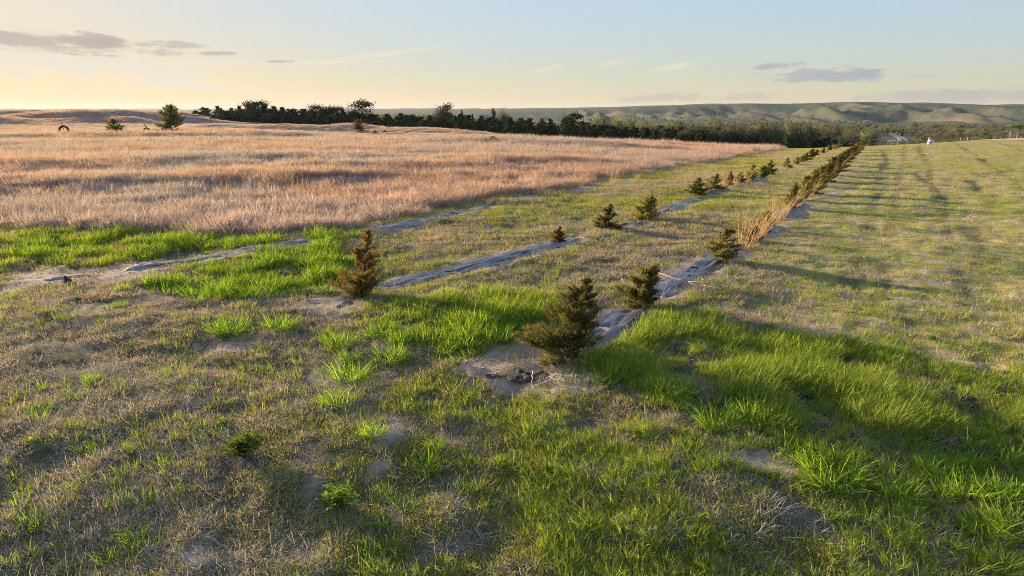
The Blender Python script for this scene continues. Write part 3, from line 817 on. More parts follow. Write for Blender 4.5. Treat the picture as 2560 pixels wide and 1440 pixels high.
# prairie grass
x, y, r, az = sample(110000, 24, 125, 1.0, rng, (-46, 30))
pr, lu, ba, px, py = masks(x, y)
cl = fbm(x / 1.6, y / 1.6, 560, 3); org = fbm(x / 16, y / 10, 570, 3)
sel = pr & (cl > 0.30)
g = np.clip(sst(org, 0.52, 0.68) + 0.7 * sst(az, 0, 18) - 0.2, 0, 1)
x, y, r, cl, g = keep(sel, x, y, r, cl, g)
scl = (0.55 + 0.8 * cl) * np.clip(r / 60, 0.8, 1.5) ** 0.6 * rng.uniform(0.5, 1.35, len(x))
scatter('prairie_grass', 'tall dry pink tan prairie grass over the rolling field', 'grass', x, y, scl, rng.normal(0, 1.0, len(x)), 0.1, g, S_PRAIRIE, 6)
x, y, r, az = sample(60000, 105, 420, 1.1, rng, (-46, 26))
pr, lu, ba, px, py = masks(x, y)
sel = (pr | (az < -5)) & (r < 430 - 12 * np.clip(az + 5, 0, 20))
g = np.clip(sst(fbm(x / 22, y / 14, 571, 3), 0.5, 0.68) + 0.5 * sst(az, 0, 18) - 0.1, 0, 1)
x, y, r, g = keep(sel, x, y, r, g)
scatter('far_prairie_grass', 'far dry prairie grass on the dunes below the tree belt', 'grass', x, y, rng.uniform(0.6, 1.1, len(x)) * np.clip(r / 150, 0.8, 1.5), rng.uniform(0, 6.28, len(x)), 0.06, g, S_PRAIRIE_FAR, 7)

# clods and straw on the bare ground
def clod(seed):
    g = np.random.default_rng(seed); a = np.array([[0, 0, 1], [1, 0, 0], [0, 1, 0], [-1, 0, 0], [0, -1, 0], [0.7, 0.7, 0.3], [-0.6, 0.6, 0.4]], float)
    v = a[:5] * g.uniform(0.5, 1.2, (5, 1)) * 0.02 * np.array([1, 1, 0.6])
    return mesh_np('soil_clod', v, np.array([[0, 1, 2], [0, 2, 3], [0, 3, 4], [0, 4, 1]]), [M_CLOD])
M_CLOD = plain_mat('dry_clod', (0.22, 0.17, 0.12), (0.42, 0.35, 0.27), 30, 0.95)
S_CLOD = source('soil_clod', [clod(400 + i) for i in range(4)])
S_STRAW = source('straw', [tuft('straw', 420 + i, 12, 0.16, (0.05, 0.22), 0.006, 1.42, 0.15, M_DRY, 2) for i in range(4)])
x, y, r, az = sample(90000, 4, 26, 0.8, rng)
pr, lu, ba, px, py = masks(x, y); sd = strip_dist(x, y)
c1 = fbm(x / 0.4, y / 0.4, 770, 3)
sel = ba & (c1 > 0.42) & (sd > 0.8)
scatter('soil_clods', 'small dry clods of soil on the bare sandy patches', 'soil', x[sel], y[sel], rng.uniform(0.3, 1.5, sel.sum()) ** 1.5, rng.uniform(0, 6.28, sel.sum()), 0.3, rng.uniform(0, 1, sel.sum()), S_CLOD, 12)
sel = (~pr) & (rng.uniform(size=len(x)) < np.where(ba, 0.10, 0.12)) & (sd > 0.5)
scatter('fallen_straw', 'pale fallen straw lying on the turf and bare soil', 'straw', x[sel], y[sel], rng.uniform(0.6, 1.2, sel.sum()), rng.uniform(0, 6.28, sel.sum()), 0.08, rng.uniform(0, 0.2, sel.sum()), S_STRAW, 13, 0.015)

# ---------------------------------------------------------------- fabric strips
def fabric(s, label, dusty):
    hw = s['hw']; nx = 29; t = np.linspace(-1.15, 1.15, nx)
    x, y, op = s['x'], s['y'], s['op']
    dx = np.gradient(x); dy = np.gradient(y); L = np.hypot(dx, dy); nxv, nyv = dy / L, -dx / L
    along = np.concatenate([[0], np.cumsum(np.hypot(np.diff(x), np.diff(y)))])
    X = x[:, None] + nxv[:, None] * t * hw; Y = y[:, None] + nyv[:, None] * t * hw
    Z = H(X.ravel(), Y.ravel()).reshape(X.shape)
    A = along[:, None] + 0 * t; T = t[None] + 0 * along[:, None]
    rip = (fbm(T.ravel() * 5.5 + 7, A.ravel() * 0.45, 600, 3).reshape(X.shape) - 0.5) * 0.13
    rip += (fbm(T.ravel() * 9, A.ravel() * 0.9, 610, 3).reshape(X.shape) - 0.5) * 0.08
    bury = 0.11 * np.abs(t)[None] ** 4 + (1 - op[:, None]) * 0.16 + 0.07 * sst(fbm(A.ravel() * 0.9, T.ravel() * 1.6, 620, 4).reshape(X.shape), 0.52, 0.66)
    Z = Z + 0.045 + rip * 0.45 - bury
    n = len(x); i = np.arange(n - 1)[:, None] * nx; j = np.arange(nx - 1)[None]
    f = np.stack([i + j, i + j + 1, i + nx + j + 1, i + nx + j], -1).reshape(-1, 4)
    ft = np.abs(T.ravel()[f].mean(1)); fa = A.ravel()[f].mean(1)
    f = f[fbm(fa * 2.2, T.ravel()[f].mean(1) * 3, 640, 4) + 0.32 * sst(ft, 0.45, 1.0) < 0.74]
    c = np.stack([(T * 0.5 + 0.5).ravel(), A.ravel(), np.full(n * nx, dusty), np.ones(n * nx)], 1)
    return tag(link('weed_barrier_fabric', mesh_np('weed_barrier_fabric', np.stack([X, Y, Z], -1).reshape(-1, 3), f, [M_FABRIC], {'tint': ('FLOAT_COLOR', c)}, True)),
               label, 'ground cloth', 'fabric strips laid along the planted rows')
fabric(STRIPS[0], 'pale dusty fabric strip nearest the prairie, with no trees on it', 0.16)
fabric(STRIPS[1], 'rippled dark fabric strip of the middle row, starting at the rusty leaning cedar', 0.02)
fabric(STRIPS[2], 'smooth dark blue grey fabric strip of the right row, starting at the bushy cedar', 0.0)
#__MORE__
# ---------------------------------------------------------------- cedars
def cedar_meshes(seed, h, w, lean=(0, 0), nb=50, nl=90, leaf=(0.05, 0.011), bare=0.04, power=0.8, up=0.6, rust=0.0, mat=None, mat_t=None,
                 spread=0.05, side=None, trunk_r=0.018, waist=None):
    g = np.random.default_rng(seed)
    tr = Geo(); fo = Geo()
    ts = np.linspace(0, 1, 9)
    wob = np.cumsum(g.normal(0, 0.012 * h, (9, 2)), 0) * ts[:, None]
    tp = np.stack([lean[0] * h * ts ** 1.6 + wob[:, 0], lean[1] * h * ts ** 1.6 + wob[:, 1], ts * h * 0.94 - 0.05 * (ts == 0)], 1)
    tr.tube(tp, trunk_r * h * (1 - ts * 0.88), 7)
    P, D, L, Wd, K = [], [], [], [], []
    for b in range(nb):
        t = bare + (0.99 - bare) * g.uniform() ** 1.25
        o = np.array([np.interp(t, ts, tp[:, k]) for k in range(3)])
        a = g.uniform(0, 2 * math.pi)
        ln = (0.035 + (1 - t) ** power * (1 - 0.35 * t ** 3)) * w * 0.5 * g.uniform(0.45, 1.2)
        if side is not None: ln *= 1 + side[2] * math.cos(a - side[1]) * (1 - t) * side[0]
        if waist is not None: ln *= 1 - waist[1] * math.exp(-((t - waist[0]) / 0.09) ** 2)
        el = up * (0.45 + 0.9 * t) + g.normal(0, 0.26)
        d0 = np.array([math.cos(a) * math.cos(el), math.sin(a) * math.cos(el), math.sin(el)])
        s = np.linspace(0, 1, 5)[:, None]
        bp = o + d0 * ln * s + np.array([0, 0, 1]) * ln * 0.22 * s ** 2 + np.array([lean[0], lean[1], 0]) * ln * 0.4 * s ** 2
        tr.tube(bp, np.linspace(0.007, 0.002, 5) * h, 4)
        m = max(6, int(nl * (0.14 + 0.86 * ln / (w * 0.5 + 1e-6))))
        q = g.uniform(0.12, 1.0, m) ** 0.75
        pos = np.stack([np.interp(q, s[:, 0], bp[:, k]) for k in range(3)], 1)
        sg = spread * h * (1.0 - 0.5 * q) * (0.2 + 0.8 * min(1, ln / (w * 0.5)))
        pos += g.normal(0, 1, (m, 3)) * sg[:, None] * np.array([1, 1, 0.6])
        dr = (bp[-1] - bp[0]) / (np.linalg.norm(bp[-1] - bp[0]) + 1e-9)
        dd = dr * 0.9 + np.array([0, 0, 0.55]) + g.normal(0, 0.45, (m, 3))
        P.append(pos); D.append(dd); L.append(leaf[0] * g.uniform(0.6, 1.5, m)); Wd.append(leaf[1] * g.uniform(0.7, 1.4, m))
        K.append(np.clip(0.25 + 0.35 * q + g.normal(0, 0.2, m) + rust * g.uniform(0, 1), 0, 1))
    P, D, L, Wd, K = map(np.concatenate, (P, D, L, Wd, K))
    P[:, 2] = np.maximum(P[:, 2], 0.015 * h)
    fo.leaves(P, D, L, Wd, K, g)
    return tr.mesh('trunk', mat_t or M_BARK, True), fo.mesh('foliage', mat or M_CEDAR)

def plant(name, loc, label, cat, group, parts, rz=0.0, sc=(1, 1, 1)):
    e = empty(name, loc, label, cat, group, rz, tuple(sc))
    for pn, me in parts: link(pn, me, e)
    return e

def base(px, py, sink=0.02):
    p = hit(px, py); p.z -= sink; return p

ROWG = 'young cedars planted along the fabric strips'
p = base(1420, 893); k = mpp(p)
me = cedar_meshes(1, 208 * k, 215 * k, lean=(0.22, 0.05), nb=120, nl=230, leaf=(0.075, 0.013), power=0.72, up=0.42, side=(1.0, math.pi, 0.45), spread=0.05)
plant('cedar_tree', p, 'bushy wind-swept cedar standing on the bare sand, largest in the foreground', 'cedar', ROWG, [('trunk', me[0]), ('foliage', me[1])])
p = base(1606, 770); k = mpp(p)
me = cedar_meshes(2, 112 * k, 118 * k, lean=(0.16, 0.0), nb=76, nl=290, leaf=(0.07, 0.014), power=0.6, up=0.42, waist=(0.36, 0.45), side=(1.0, math.pi, 0.5), spread=0.065)
plant('cedar_tree', p, 'olive green cedar with pale dead branches around it, second on the right strip', 'cedar', ROWG, [('trunk', me[0]), ('foliage', me[1])])
p = base(905, 738); k = mpp(p)
me = cedar_meshes(3, 176 * k, 138 * k, lean=(0.17, 0.0), nb=72, nl=200, leaf=(0.075, 0.013), power=0.8, up=0.5, mat=M_CEDAR_RUST, side=(0.8, math.pi, 0.3), waist=(0.2, 0.35), spread=0.045)
e = plant('cedar_tree', p, 'slender rusty orange cedar leaning right at the start of the middle strip', 'cedar', ROWG, [('trunk', me[0]), ('foliage', me[1])])
me = cedar_meshes(31, 42 * k, 100 * k, nb=40, nl=150, leaf=(0.055, 0.017), power=0.5, up=0.5, spread=0.16)
sk = link('lower_foliage', me[1], e); sk['label'] = 'dark green skirt of low branches'

# generic young cedars, 1 m tall and about 0.9 m wide
GEN = [cedar_meshes(40 + i, 1.0, 0.95, lean=(0.10, 0), nb=64, nl=170, leaf=(0.065, 0.020), power=0.75, up=0.38, spread=0.06) for i in range(3)]
GENR = [cedar_meshes(50 + i, 1.0, 0.8, lean=(0.16, 0), nb=64, nl=170, leaf=(0.065, 0.020), power=0.75, up=0.5, spread=0.06, mat=M_CEDAR_RUST) for i in range(2)]
GENM = [cedar_meshes(55 + i, 1.0, 0.95, lean=(0.14, 0), nb=64, nl=170, leaf=(0.065, 0.020), power=0.75, up=0.4, spread=0.06, rust=0.5) for i in range(2)]
def young(px, py, hp, wp, kind, label, i):
    p = base(px, py); k = mpp(p)
    src = {'g': GEN, 'r': GENR, 'm': GENM}[kind]; me = src[i % len(src)]
    return plant('cedar_tree', p, label, 'cedar', ROWG, [('trunk', me[0]), ('foliage', me[1])], rz=(i * 2.4) % 0.9 - 0.45,
                 sc=(wp * k / 0.78, wp * k / 0.78, hp * k * 1.08))
ORD = ['first', 'second', 'third', 'fourth', 'fifth', 'sixth', 'seventh', 'eighth', 'ninth', 'tenth', 'eleventh', 'twelfth', 'thirteenth', 'fourteenth', 'fifteenth',
       'sixteenth', 'seventeenth', 'eighteenth', 'nineteenth', 'twentieth', 'twenty-first', 'twenty-second', 'twenty-third', 'twenty-fourth', 'twenty-fifth', 'twenty-sixth']
MIDROW = [(1393, 606, 40, 38, 'r'), (1520, 573, 60, 62, 'g'), (1613, 549, 62, 62, 'm'), (1742, 488, 42, 50, 'g'), (1788, 474, 38, 44, 'g'), (1822, 466, 38, 24, 'r'),
          (1849, 458, 27, 28, 'g'), (1877, 451, 38, 32, 'm'), (1905, 444, 30, 32, 'g'), (1923, 438, 36, 30, 'g'), (1968, 419, 24, 20, 'g'), (1990, 411, 18, 22, 'm'), (2003, 405, 16, 22, 'm'),
          (2016, 400, 18, 22, 'g'), (2028, 394, 22, 22, 'g'), (2041, 388, 15, 18, 'r'), (2056, 383, 12, 16, 'm'), (2072, 376, 14, 18, 'g'), (2084, 373, 13, 18, 'm'), (2096, 369, 13, 18, 'm'), (2108, 366, 12, 18, 'r')]
for i, (px, py, hp, wp, kd) in enumerate(MIDROW):
    lab = {0: 'small upright rusty cedar alone on the bare middle strip', 1: 'dark round cedar on the middle strip, next after the small rusty one',
           2: 'cedar with dry grass stems in it on the middle strip'}.get(i, '%s young cedar along the middle strip, counted from the rusty leaning one' % ORD[i + 1])
    young(px, py, hp, wp, kd, lab, i)
RIGHTROW = [(1803, 651, 80, 92, 'm'), (1876, 604, 40, 48, 'm'), (1912, 572, 45, 45, 'm'), (1977, 520, 62, 34, 'm'), (2003, 500, 60, 50, 'm'), (2026, 484, 58, 50, 'm'),
            (2046, 468, 52, 46, 'm'), (2062, 452, 46, 44, 'm'), (2076, 440, 46, 46, 'm'), (2090, 427, 42, 42, 'm'), (2102, 415, 36, 36, 'm'), (2113, 405, 32, 32, 'm'), (2122, 397, 28, 30, 'm'),
            (2131, 389, 26, 28, 'm'), (2139, 382, 24, 26, 'm'), (2147, 375, 20, 24, 'r'), (2153, 369, 18, 20, 'r'), (2166, 364, 12, 14, 'r')]
for i, (px, py, hp, wp, kd) in enumerate(RIGHTROW):
    lab = {0: 'round rusty green cedar at the head of the tall dry grass on the right strip'}.get(i, '%s young cedar along the right strip, counted from the foreground' % ORD[i + 2])
    young(px, py, hp, wp, kd, lab, i + 1)

# lone cedars out on the prairie
LONE = [cedar_meshes(60 + i, 1.0, 0.98, nb=90, nl=46, leaf=(0.085, 0.03), power=0.42, up=0.55, spread=0.045, mat=M_CEDAR) for i in range(2)]
LONE_T = [(430, 331, 62, 70, 'lone cone-shaped cedar, tallest on the left prairie'), (287, 334, 34, 50, 'low round lone cedar beside the thin metal hoop'),
          (898, 331, 30, 36, 'dark lone cedar bush in front of the tree belt below its tallest tree'), (1232, 357, 16, 30, 'low spreading dark shrub alone on the middle of the prairie'),
          (937, 337, 9, 18, 'tiny spiky cedar shrub just right of the dark lone bush'), (962, 331, 6, 10, 'very small cedar shrub second right of the dark lone bush'),
          (231, 283, 6, 4, 'tiny cedar on the far dune left of the cone-shaped one')]
for i, (px, py, hp, wp, lab) in enumerate(LONE_T):
    p = base(px, py, 0.05) if i != 6 else at(231, 420); k = mpp(p)
    plant('cedar_tree', p, lab, 'cedar', 'lone cedars on the prairie', [('trunk', LONE[i % 2][0]), ('foliage', LONE[i % 2][1])], rz=i * 1.1, sc=(wp * k, wp * k, hp * k * 1.05))
for i, (px, py) in enumerate([(1245, 338), (1270, 340), (1297, 343), (1309, 345), (1322, 345), (1342, 347), (1376, 350), (1402, 351), (1430, 354), (1487, 358), (1650, 371), (1700, 372)]):
    p = base(px, py, 0.05); k = mpp(p); hp = 5 + (i * 7 % 4)
    plant('cedar_tree', p, '%s tiny cedar seedling in the line crossing the prairie right of the low shrub' % ORD[i], 'cedar', 'cedar seedlings across the prairie', [('trunk', GEN[i % 3][0]), ('foliage', GEN[i % 3][1])], rz=i, sc=(6 * k, 6 * k, hp * k * 1.3))

# ---------------------------------------------------------------- tree belt
def broadleaf_meshes(seed, h, w, leafy, twig_col, leaf_mat, nl=420, ls=0.5, trunk_mat=None, low=0.22):
    """a small tree with limbs, a haze of twigs and sparse spring leaves"""
    g = np.random.default_rng(seed); tr = Geo(); fo = Geo()
    tr.tube([[0, 0, -0.3], [0.1, 0, h * 0.15], [0.15, 0.1, h * 0.35], [0.2, 0.1, h * 0.6]], [0.03 * h, 0.024 * h, 0.018 * h, 0.008 * h], 6)
    P, D = [], []
    nlm = 13
    for b in range(nlm):
        t = g.uniform(low, 0.6); a = b * 2.399 + g.normal(0, 0.3); el = g.uniform(0.45, 1.15)
        o = np.array([0.15, 0.08, h * t]); ln = h * g.uniform(0.38, 0.6) * (1.05 - 0.3 * t)
        d = np.array([math.cos(a) * math.cos(el) * w / h, math.sin(a) * math.cos(el) * w / h, math.sin(el)])
        s = np.linspace(0, 1, 4)[:, None]
        bp = o + d * ln * s + np.array([0, 0, 0.18]) * ln * s ** 2 + g.normal(0, 0.02 * h, (4, 3)) * s
        tr.tube(bp, np.array([0.011, 0.008, 0.005, 0.002]) * h, 4)
        m = nl // nlm
        q = g.uniform(0.25, 1.05, m)
        pos = np.stack([np.interp(q, s[:, 0], bp[:, k]) for k in range(3)], 1) + g.normal(0, 0.075 * h, (m, 3))
        P.append(pos); D.append(d[None] * 0.6 + np.array([0, 0, 0.5]) + g.normal(0, 0.6, (m, 3)))
    P = np.concatenate(P); D = np.concatenate(D); n = len(P)
    P[:, 2] = np.maximum(P[:, 2], 0.1 * h)
    tw = g.uniform(size=n) > leafy
    tw_g = Geo()
    if tw.any(): tw_g.leaves(P[tw], D[tw], 0.17 * h * g.uniform(0.5, 1.3, tw.sum()), 0.02 * h, g.uniform(0, 1, tw.sum()), g)
    lf = ~tw
    P2 = np.repeat(P[lf], 2, 0) + g.normal(0, 0.03 * h, (2 * lf.sum(), 3))
    if lf.any(): fo.leaves(P2, g.normal(0, 1, P2.shape), ls * g.uniform(0.5, 1.2, len(P2)), ls * 0.6, np.clip(g.normal(0.5, 0.25, len(P2)), 0, 1), g)
    out = [('trunk', tr.mesh('trunk', trunk_mat or M_BARK_PALE, True))]
    if tw.any(): out.append(('twigs', tw_g.mesh('twigs', M_LEAF_GREY)))
    if lf.any(): out.append(('crown', fo.mesh('crown', leaf_mat)))
    return out

def cone_meshes(seed, h, w, power, nb=80, nl=15, leaf=(0.55, 0.30), up=0.35, bare=0.03):
    a, b = cedar_meshes(seed, h, w, nb=nb, nl=nl, leaf=leaf, power=power, up=up, bare=bare, spread=0.03, mat=M_CEDAR_FAR, trunk_r=0.014)
    return [('trunk', a), ('crown', b)]

def pine_meshes(seed, h, w):
    g = np.random.default_rng(seed); tr = Geo(); fo = Geo()
    tr.tube([[0, 0, -0.3], [0, 0, h * 0.5], [0.1, 0, h * 0.95]], [0.025 * h, 0.018 * h, 0.005 * h], 6)
    for b in range(24):
        t = g.uniform(0.22, 0.97); a = b * 2.399; ln = w * 0.5 * (0.35 + 0.75 * math.sin(math.pi * min(1, (1.05 - t) / 0.85)) ** 0.6) * g.uniform(0.6, 1.05)
        c = np.array([math.cos(a) * ln, math.sin(a) * ln, h * t + 0.25 * ln])
        tr.tube([[0, 0, h * t], c * [0.6, 0.6, 1], c], [0.008 * h, 0.005 * h, 0.002 * h], 4)
        m = 90; pos = c * [0.8, 0.8, 1] + g.normal(0, 1, (m, 3)) * np.array([0.1, 0.1, 0.055]) * h
        fo.leaves(pos, g.normal(0, 0.6, (m, 3)) + [0, 0, 0.6], 0.06 * h * g.uniform(0.6, 1.3, m), 0.035 * h, np.clip(g.normal(0.4, 0.25, m), 0, 1), g)
    return [('trunk', tr.mesh('trunk', M_BARK, True)), ('crown', fo.mesh('crown', M_CEDAR_FAR))]

BELT_C = [cone_meshes(200 + i, 6.0, 4.6, (0.42, 0.55, 0.7, 0.35, 0.9)[i], nb=100, nl=18, leaf=(0.6, 0.34)) for i in range(5)]
BELT_S = [cone_meshes(210 + i, 9.0, 4.2, 1.0, nb=90, up=0.15, bare=0.1) for i in range(2)]
BELT_P = [pine_meshes(220 + i, 9.0, 6.0) for i in range(2)]
BELT_Y = [broadleaf_meshes(230 + i, 8.0, 7.0, 0.8, None, M_LEAF_YG, 900, 0.5) for i in range(3)]
BELT_G = [broadleaf_meshes(240 + i, 8.0, 7.5, 0.33, None, M_LEAF_YG, 1500, 0.42) for i in range(4)]
BELT_B = [broadleaf_meshes(250 + i, 8.0, 6.0, 0.0, None, M_LEAF_YG, 380, 0.4) for i in range(2)]
SIL = np.array([(480, 284), (500, 273), (520, 268), (545, 266), (565, 268), (585, 275), (605, 266), (640, 261), (660, 266), (690, 268), (720, 272), (745, 276), (770, 277), (800, 271), (840, 277),
                (880, 281), (945, 291), (1000, 287), (1060, 294), (1100, 290), (1150, 290), (1200, 293), (1260, 297), (1300, 298), (1350, 299), (1395, 298), (1430, 299),
                (1475, 309), (1530, 314), (1590, 318), (1660, 314), (1740, 316), (1800, 314), (1900, 318), (2000, 324), (2080, 330), (2140, 335)], float)
BD = np.array([(480, 345), (700, 320), (900, 295), (1100, 270), (1280, 250), (1500, 232), (1750, 222), (1950, 225), (2140, 250)], float)
def place(px, dist, top, parts, h0, w0, wpx, name, label, cat, group, i):
    p = at(px, dist); az = math.atan2((px - 1280) / FPX, CT + 0.2578 * ST)
    dx = (px - 1280) / FPX; dz = (720 - top) / FPX
    tan = (-ST + dz * CT) / math.hypot(dx, CT + dz * ST)
    h = max(1.8, CAM_H + tan * dist - p.z)
    w = wpx * mpp(p); h *= 1.1; p.z -= 0.1
    return plant(name, p, label, cat, group, parts, rz=i * 1.7, sc=(w / w0, w / w0, h / h0))
SEG = [(560, 'at the left end of the dark tree belt'), (700, 'in the tall left mass of the dark tree belt'), (870, 'in the belt left of its tallest round pine'),
       (1090, 'in the belt behind the dark lone bush'), (1260, 'in the belt among the pointed conifers'), (1480, 'in the belt right of the pointed conifers'),
       (1620, 'in the belt under the pale green treetops'), (1800, 'in the belt above the pale strip of grass'), (1950, 'in the belt above the orange grass crest'), (3000, 'at the right end of the belt by the power poles')]
def seg(px): return next(s for x, s in SEG if px < x)
rb = random.Random(8)
i = 0; px = 497.0
while px < 2135:
    for layer in range(3):
        if px > 1800 and layer == 2: continue
        q = px + rb.uniform(-9, 9); d = np.interp(q, BD[:, 0], BD[:, 1]) + (-2, 7, 16)[layer] + rb.uniform(-3, 4)
        full = np.interp(q, SIL[:, 0], SIL[:, 1])
        top = full + (rb.uniform(6, 20), rb.uniform(1, 9), rb.uniform(-2, 3))[layer]
        if q > 1480: top += 5
        if q > 1800: top += 9
        wpx = (rb.choice((26, 32, 38, 44, 54)) if layer < 2 else rb.choice((44, 52, 62))) * (0.75 if q < 560 else 1)
        place(q, d, top, BELT_C[rb.randrange(5)], 6.0, 4.6, wpx, 'cedar_tree', ('dark front-row cedar ', 'dark second-row cedar ', 'dark back-row cedar ')[layer] + seg(q), 'cedar', 'cedars ' + seg(q), i); i += 1
    px += rb.uniform(19, 29)
for q, top, parts, wpx, nm, lab in [(905, 264, BELT_P[0], 50, 'pine_tree', 'tallest round-crowned pine rising above the dark tree belt'), (1112, 270, BELT_P[1], 34, 'pine_tree', 'round-topped pine rising right of the bare grey tree in the belt'),
                     (800, 270, BELT_P[1], 52, 'pine_tree', 'broad pine rising in the belt left of the tallest one'), (838, 275, BELT_P[0], 44, 'pine_tree', 'smaller pine just left of the tallest pine in the belt'),
                     (640, 262, BELT_P[0], 56, 'pine_tree', 'pine with knobbly top crowning the tall left mass of the belt'), (1157, 279, BELT_S[0], 30, 'spruce_tree', 'pointed spruce right of the round-topped pine in the belt'),
                     (1183, 287, BELT_S[1], 26, 'spruce_tree', 'smaller pointed spruce between the two taller conifers in the belt'), (1232, 274, BELT_S[1], 40, 'spruce_tree', 'broad tall spruce, rightmost of the pointed conifers in the belt'),
                     (1279, 295, BELT_S[0], 30, 'spruce_tree', 'low pointed spruce right of the broad tall one in the belt'), (1437, 294, BELT_P[0], 40, 'pine_tree', 'rounded pine standing over the right part of the belt'),
                     (1095, 274, BELT_B[0], 28, 'bare_tree', 'bare grey tree beside the round-topped pine in the belt'), (1262, 288, BELT_G[0], 34, 'broadleaf_tree', 'twiggy grey tree right of the broad tall spruce')]:
    place(q, np.interp(q, BD[:, 0], BD[:, 1]) + 14, top, parts, 9.0 if nm in ('pine_tree', 'spruce_tree') else 8.0, 6.0 if nm == 'pine_tree' else (4.2 if nm == 'spruce_tree' else 6.5), wpx, nm, lab, 'tree', 'taller trees standing out of the belt', int(q))
# broadleaf trees behind and at the right
for q, top, kd, wpx, back in [(1300, 292, 'Y', 26, 55), (1500, 298, 'Y', 40, 60), (1545, 293, 'Y', 46, 55), (1580, 297, 'Y', 40, 60), (1520, 302, 'G', 40, 40), (1610, 305, 'G', 46, 40), (1640, 307, 'Y', 46, 30), (1680, 307, 'Y', 50, 30), (1710, 309, 'G', 46, 20),
                              (1740, 311, 'G', 50, 12), (1785, 298, 'Y', 44, 50), (1765, 312, 'Y', 46, 12), (1800, 313, 'G', 50, 8), (1835, 312, 'G', 50, 16), (1868, 309, 'Y', 52, 4), (1855, 315, 'G', 50, 20), (1900, 311, 'G', 52, 8),
                              (1930, 312, 'G', 52, 2), (1960, 312, 'B', 50, 10), (1985, 314, 'G', 50, 4), (2015, 316, 'G', 50, 14), (2040, 318, 'G', 46, 10), (2065, 322, 'G', 46, 20), (2090, 324, 'G', 46, 30), (2115, 326, 'Y', 40, 40),
                              (2140, 330, 'G', 46, 50), (2165, 330, 'Y', 40, 60), (2185, 332, 'G', 40, 70), (1820, 318, 'G', 46, 2), (1880, 320, 'G', 46, 0), (1945, 322, 'G', 44, 0), (2000, 326, 'G', 44, 0), (1720, 322, 'G', 44, 2), (1770, 322, 'G', 44, 0), (1660, 318, 'G', 44, 6),
                              (1000, 284, 'Y', 40, 60), (960, 284, 'Y', 40, 70), (1040, 286, 'Y', 40, 60), (1080, 285, 'G', 40, 60), (820, 282, 'Y', 34, 60), (870, 284, 'G', 34, 60)]:
    S = {'Y': BELT_Y, 'G': BELT_G, 'B': BELT_B}[kd]; i += 1
    place(q, np.interp(q, BD[:, 0], BD[:, 1]) + back + 4, top, S[i % len(S)], 8.6, 7.0, wpx, {'Y': 'broadleaf_tree', 'G': 'broadleaf_tree', 'B': 'bare_tree'}[kd],
          {'Y': 'pale green leafing tree ', 'G': 'grey twiggy tree ', 'B': 'bare tree with pale trunk '}[kd] + seg(q), 'tree', {'Y': 'leafing trees ', 'G': 'twiggy trees ', 'B': 'bare trees '}[kd] + seg(q), i)

# trees of the valley to the right: the near ones singly, the rest as one wood
rv = random.Random(3)
for j in range(84):
    q = rv.uniform(2150, 2640); d = rv.uniform(310, 470)
    if 2190 < q < 2300 and d < 440: continue
    kd = rv.choice('GGGGYYC'); S = {'Y': BELT_Y, 'G': BELT_G, 'C': BELT_C}[kd]; p = at(q, d); p.z -= 0.1
    s = rv.uniform(0.7, 1.15)
    where = 'between the valley road and the white sign' if q < 2330 else ('right of the orange marker' if q < 2450 else 'over the right end of the green crest')
    plant('cedar_tree' if kd == 'C' else 'broadleaf_tree', p, {'Y': 'yellow green valley tree seen ', 'G': 'grey brown twiggy valley tree seen ', 'C': 'dark cedar in the valley seen '}[kd] + where, 'tree',
          {'Y': 'leafing valley trees ', 'G': 'twiggy valley trees ', 'C': 'valley cedars '}[kd] + where, S[j % len(S)], rz=j, sc=(s, s, s * rv.uniform(0.8, 1.05)))
def tree_source(name, parts_list):
    """join the parts of each tree to one mesh for the far wood"""
    out = []
    for q, parts in enumerate(parts_list):
        me = bpy.data.meshes.new(name)
        import bmesh
        bm = bmesh.new(); mats = []
        for pn, pm in parts:
            n0 = len(bm.faces); bm.from_mesh(pm); bm.faces.ensure_lookup_table()
            mats.append(pm.materials[0])
            for f in bm.faces[n0:]: f.material_index = len(mats) - 1
        bm.to_mesh(me); bm.free()
        for m in mats: me.materials.append(m)
        out.append(me)
    return source(name, out)
S_WOOD = tree_source('wood_tree', [BELT_G[0], BELT_G[1], BELT_G[2], BELT_Y[0], BELT_G[3], BELT_B[0], BELT_C[0], BELT_Y[1]])
x, y, r, az = sample(9000, 330, 1250, 0.6, rng, (-14, 46))
edge = 430 - 90 * sst(az, -10, 15) + 60 * sst(az, 18, 26)
far_end = 560 + 480 * sst(az, 2, 20) + 120 * (fbm(az / 3, az * 0, 700, 2) - 0.5)
den = fbm(x / 60, y / 60, 710, 3)
clear = (az > 25.8) & (az < 30.2) & (r > 520) & (r < 830)
sel = (r > edge) & (r < far_end) & (den > 0.36) & ~clear & (rng.uniform(size=len(x)) < 0.75)
x, y, r = keep(sel, x, y, r)
scatter('valley_wood', 'far grey brown wood filling the valley below the hills', 'wood', x, y, rng.uniform(0.55, 1.1, len(x)), rng.uniform(0, 6.28, len(x)), 0.03, rng.uniform(0, 1, len(x)), S_WOOD, 8, -0.2)
S_BUSH = tree_source('hill_bush_tree', [BELT_C[0], BELT_C[3], BELT_G[1]])
x, y, r, az = sample(26000, 1180, 3000, 0.5, rng, (-10, 44))
zc = H(x, y, False); e = 45.0
cav = (H(x + e, y, False) + H(x - e, y, False) + H(x, y + e, False) + H(x, y - e, False)) / 4 - zc
pp = sst(cav, 0.5, 4.0) * 1.0 * sst(fbm(x / 260, y / 260, 720, 3), 0.42, 0.62) + 0.004 + 0.4 * sst(r, 1180, 1200) * (1 - sst(r, 1250, 1420)) * sst(fbm(x / 140, y / 140, 730, 2), 0.5, 0.65)
sel = rng.uniform(size=len(x)) < pp
x, y = keep(sel, x, y)
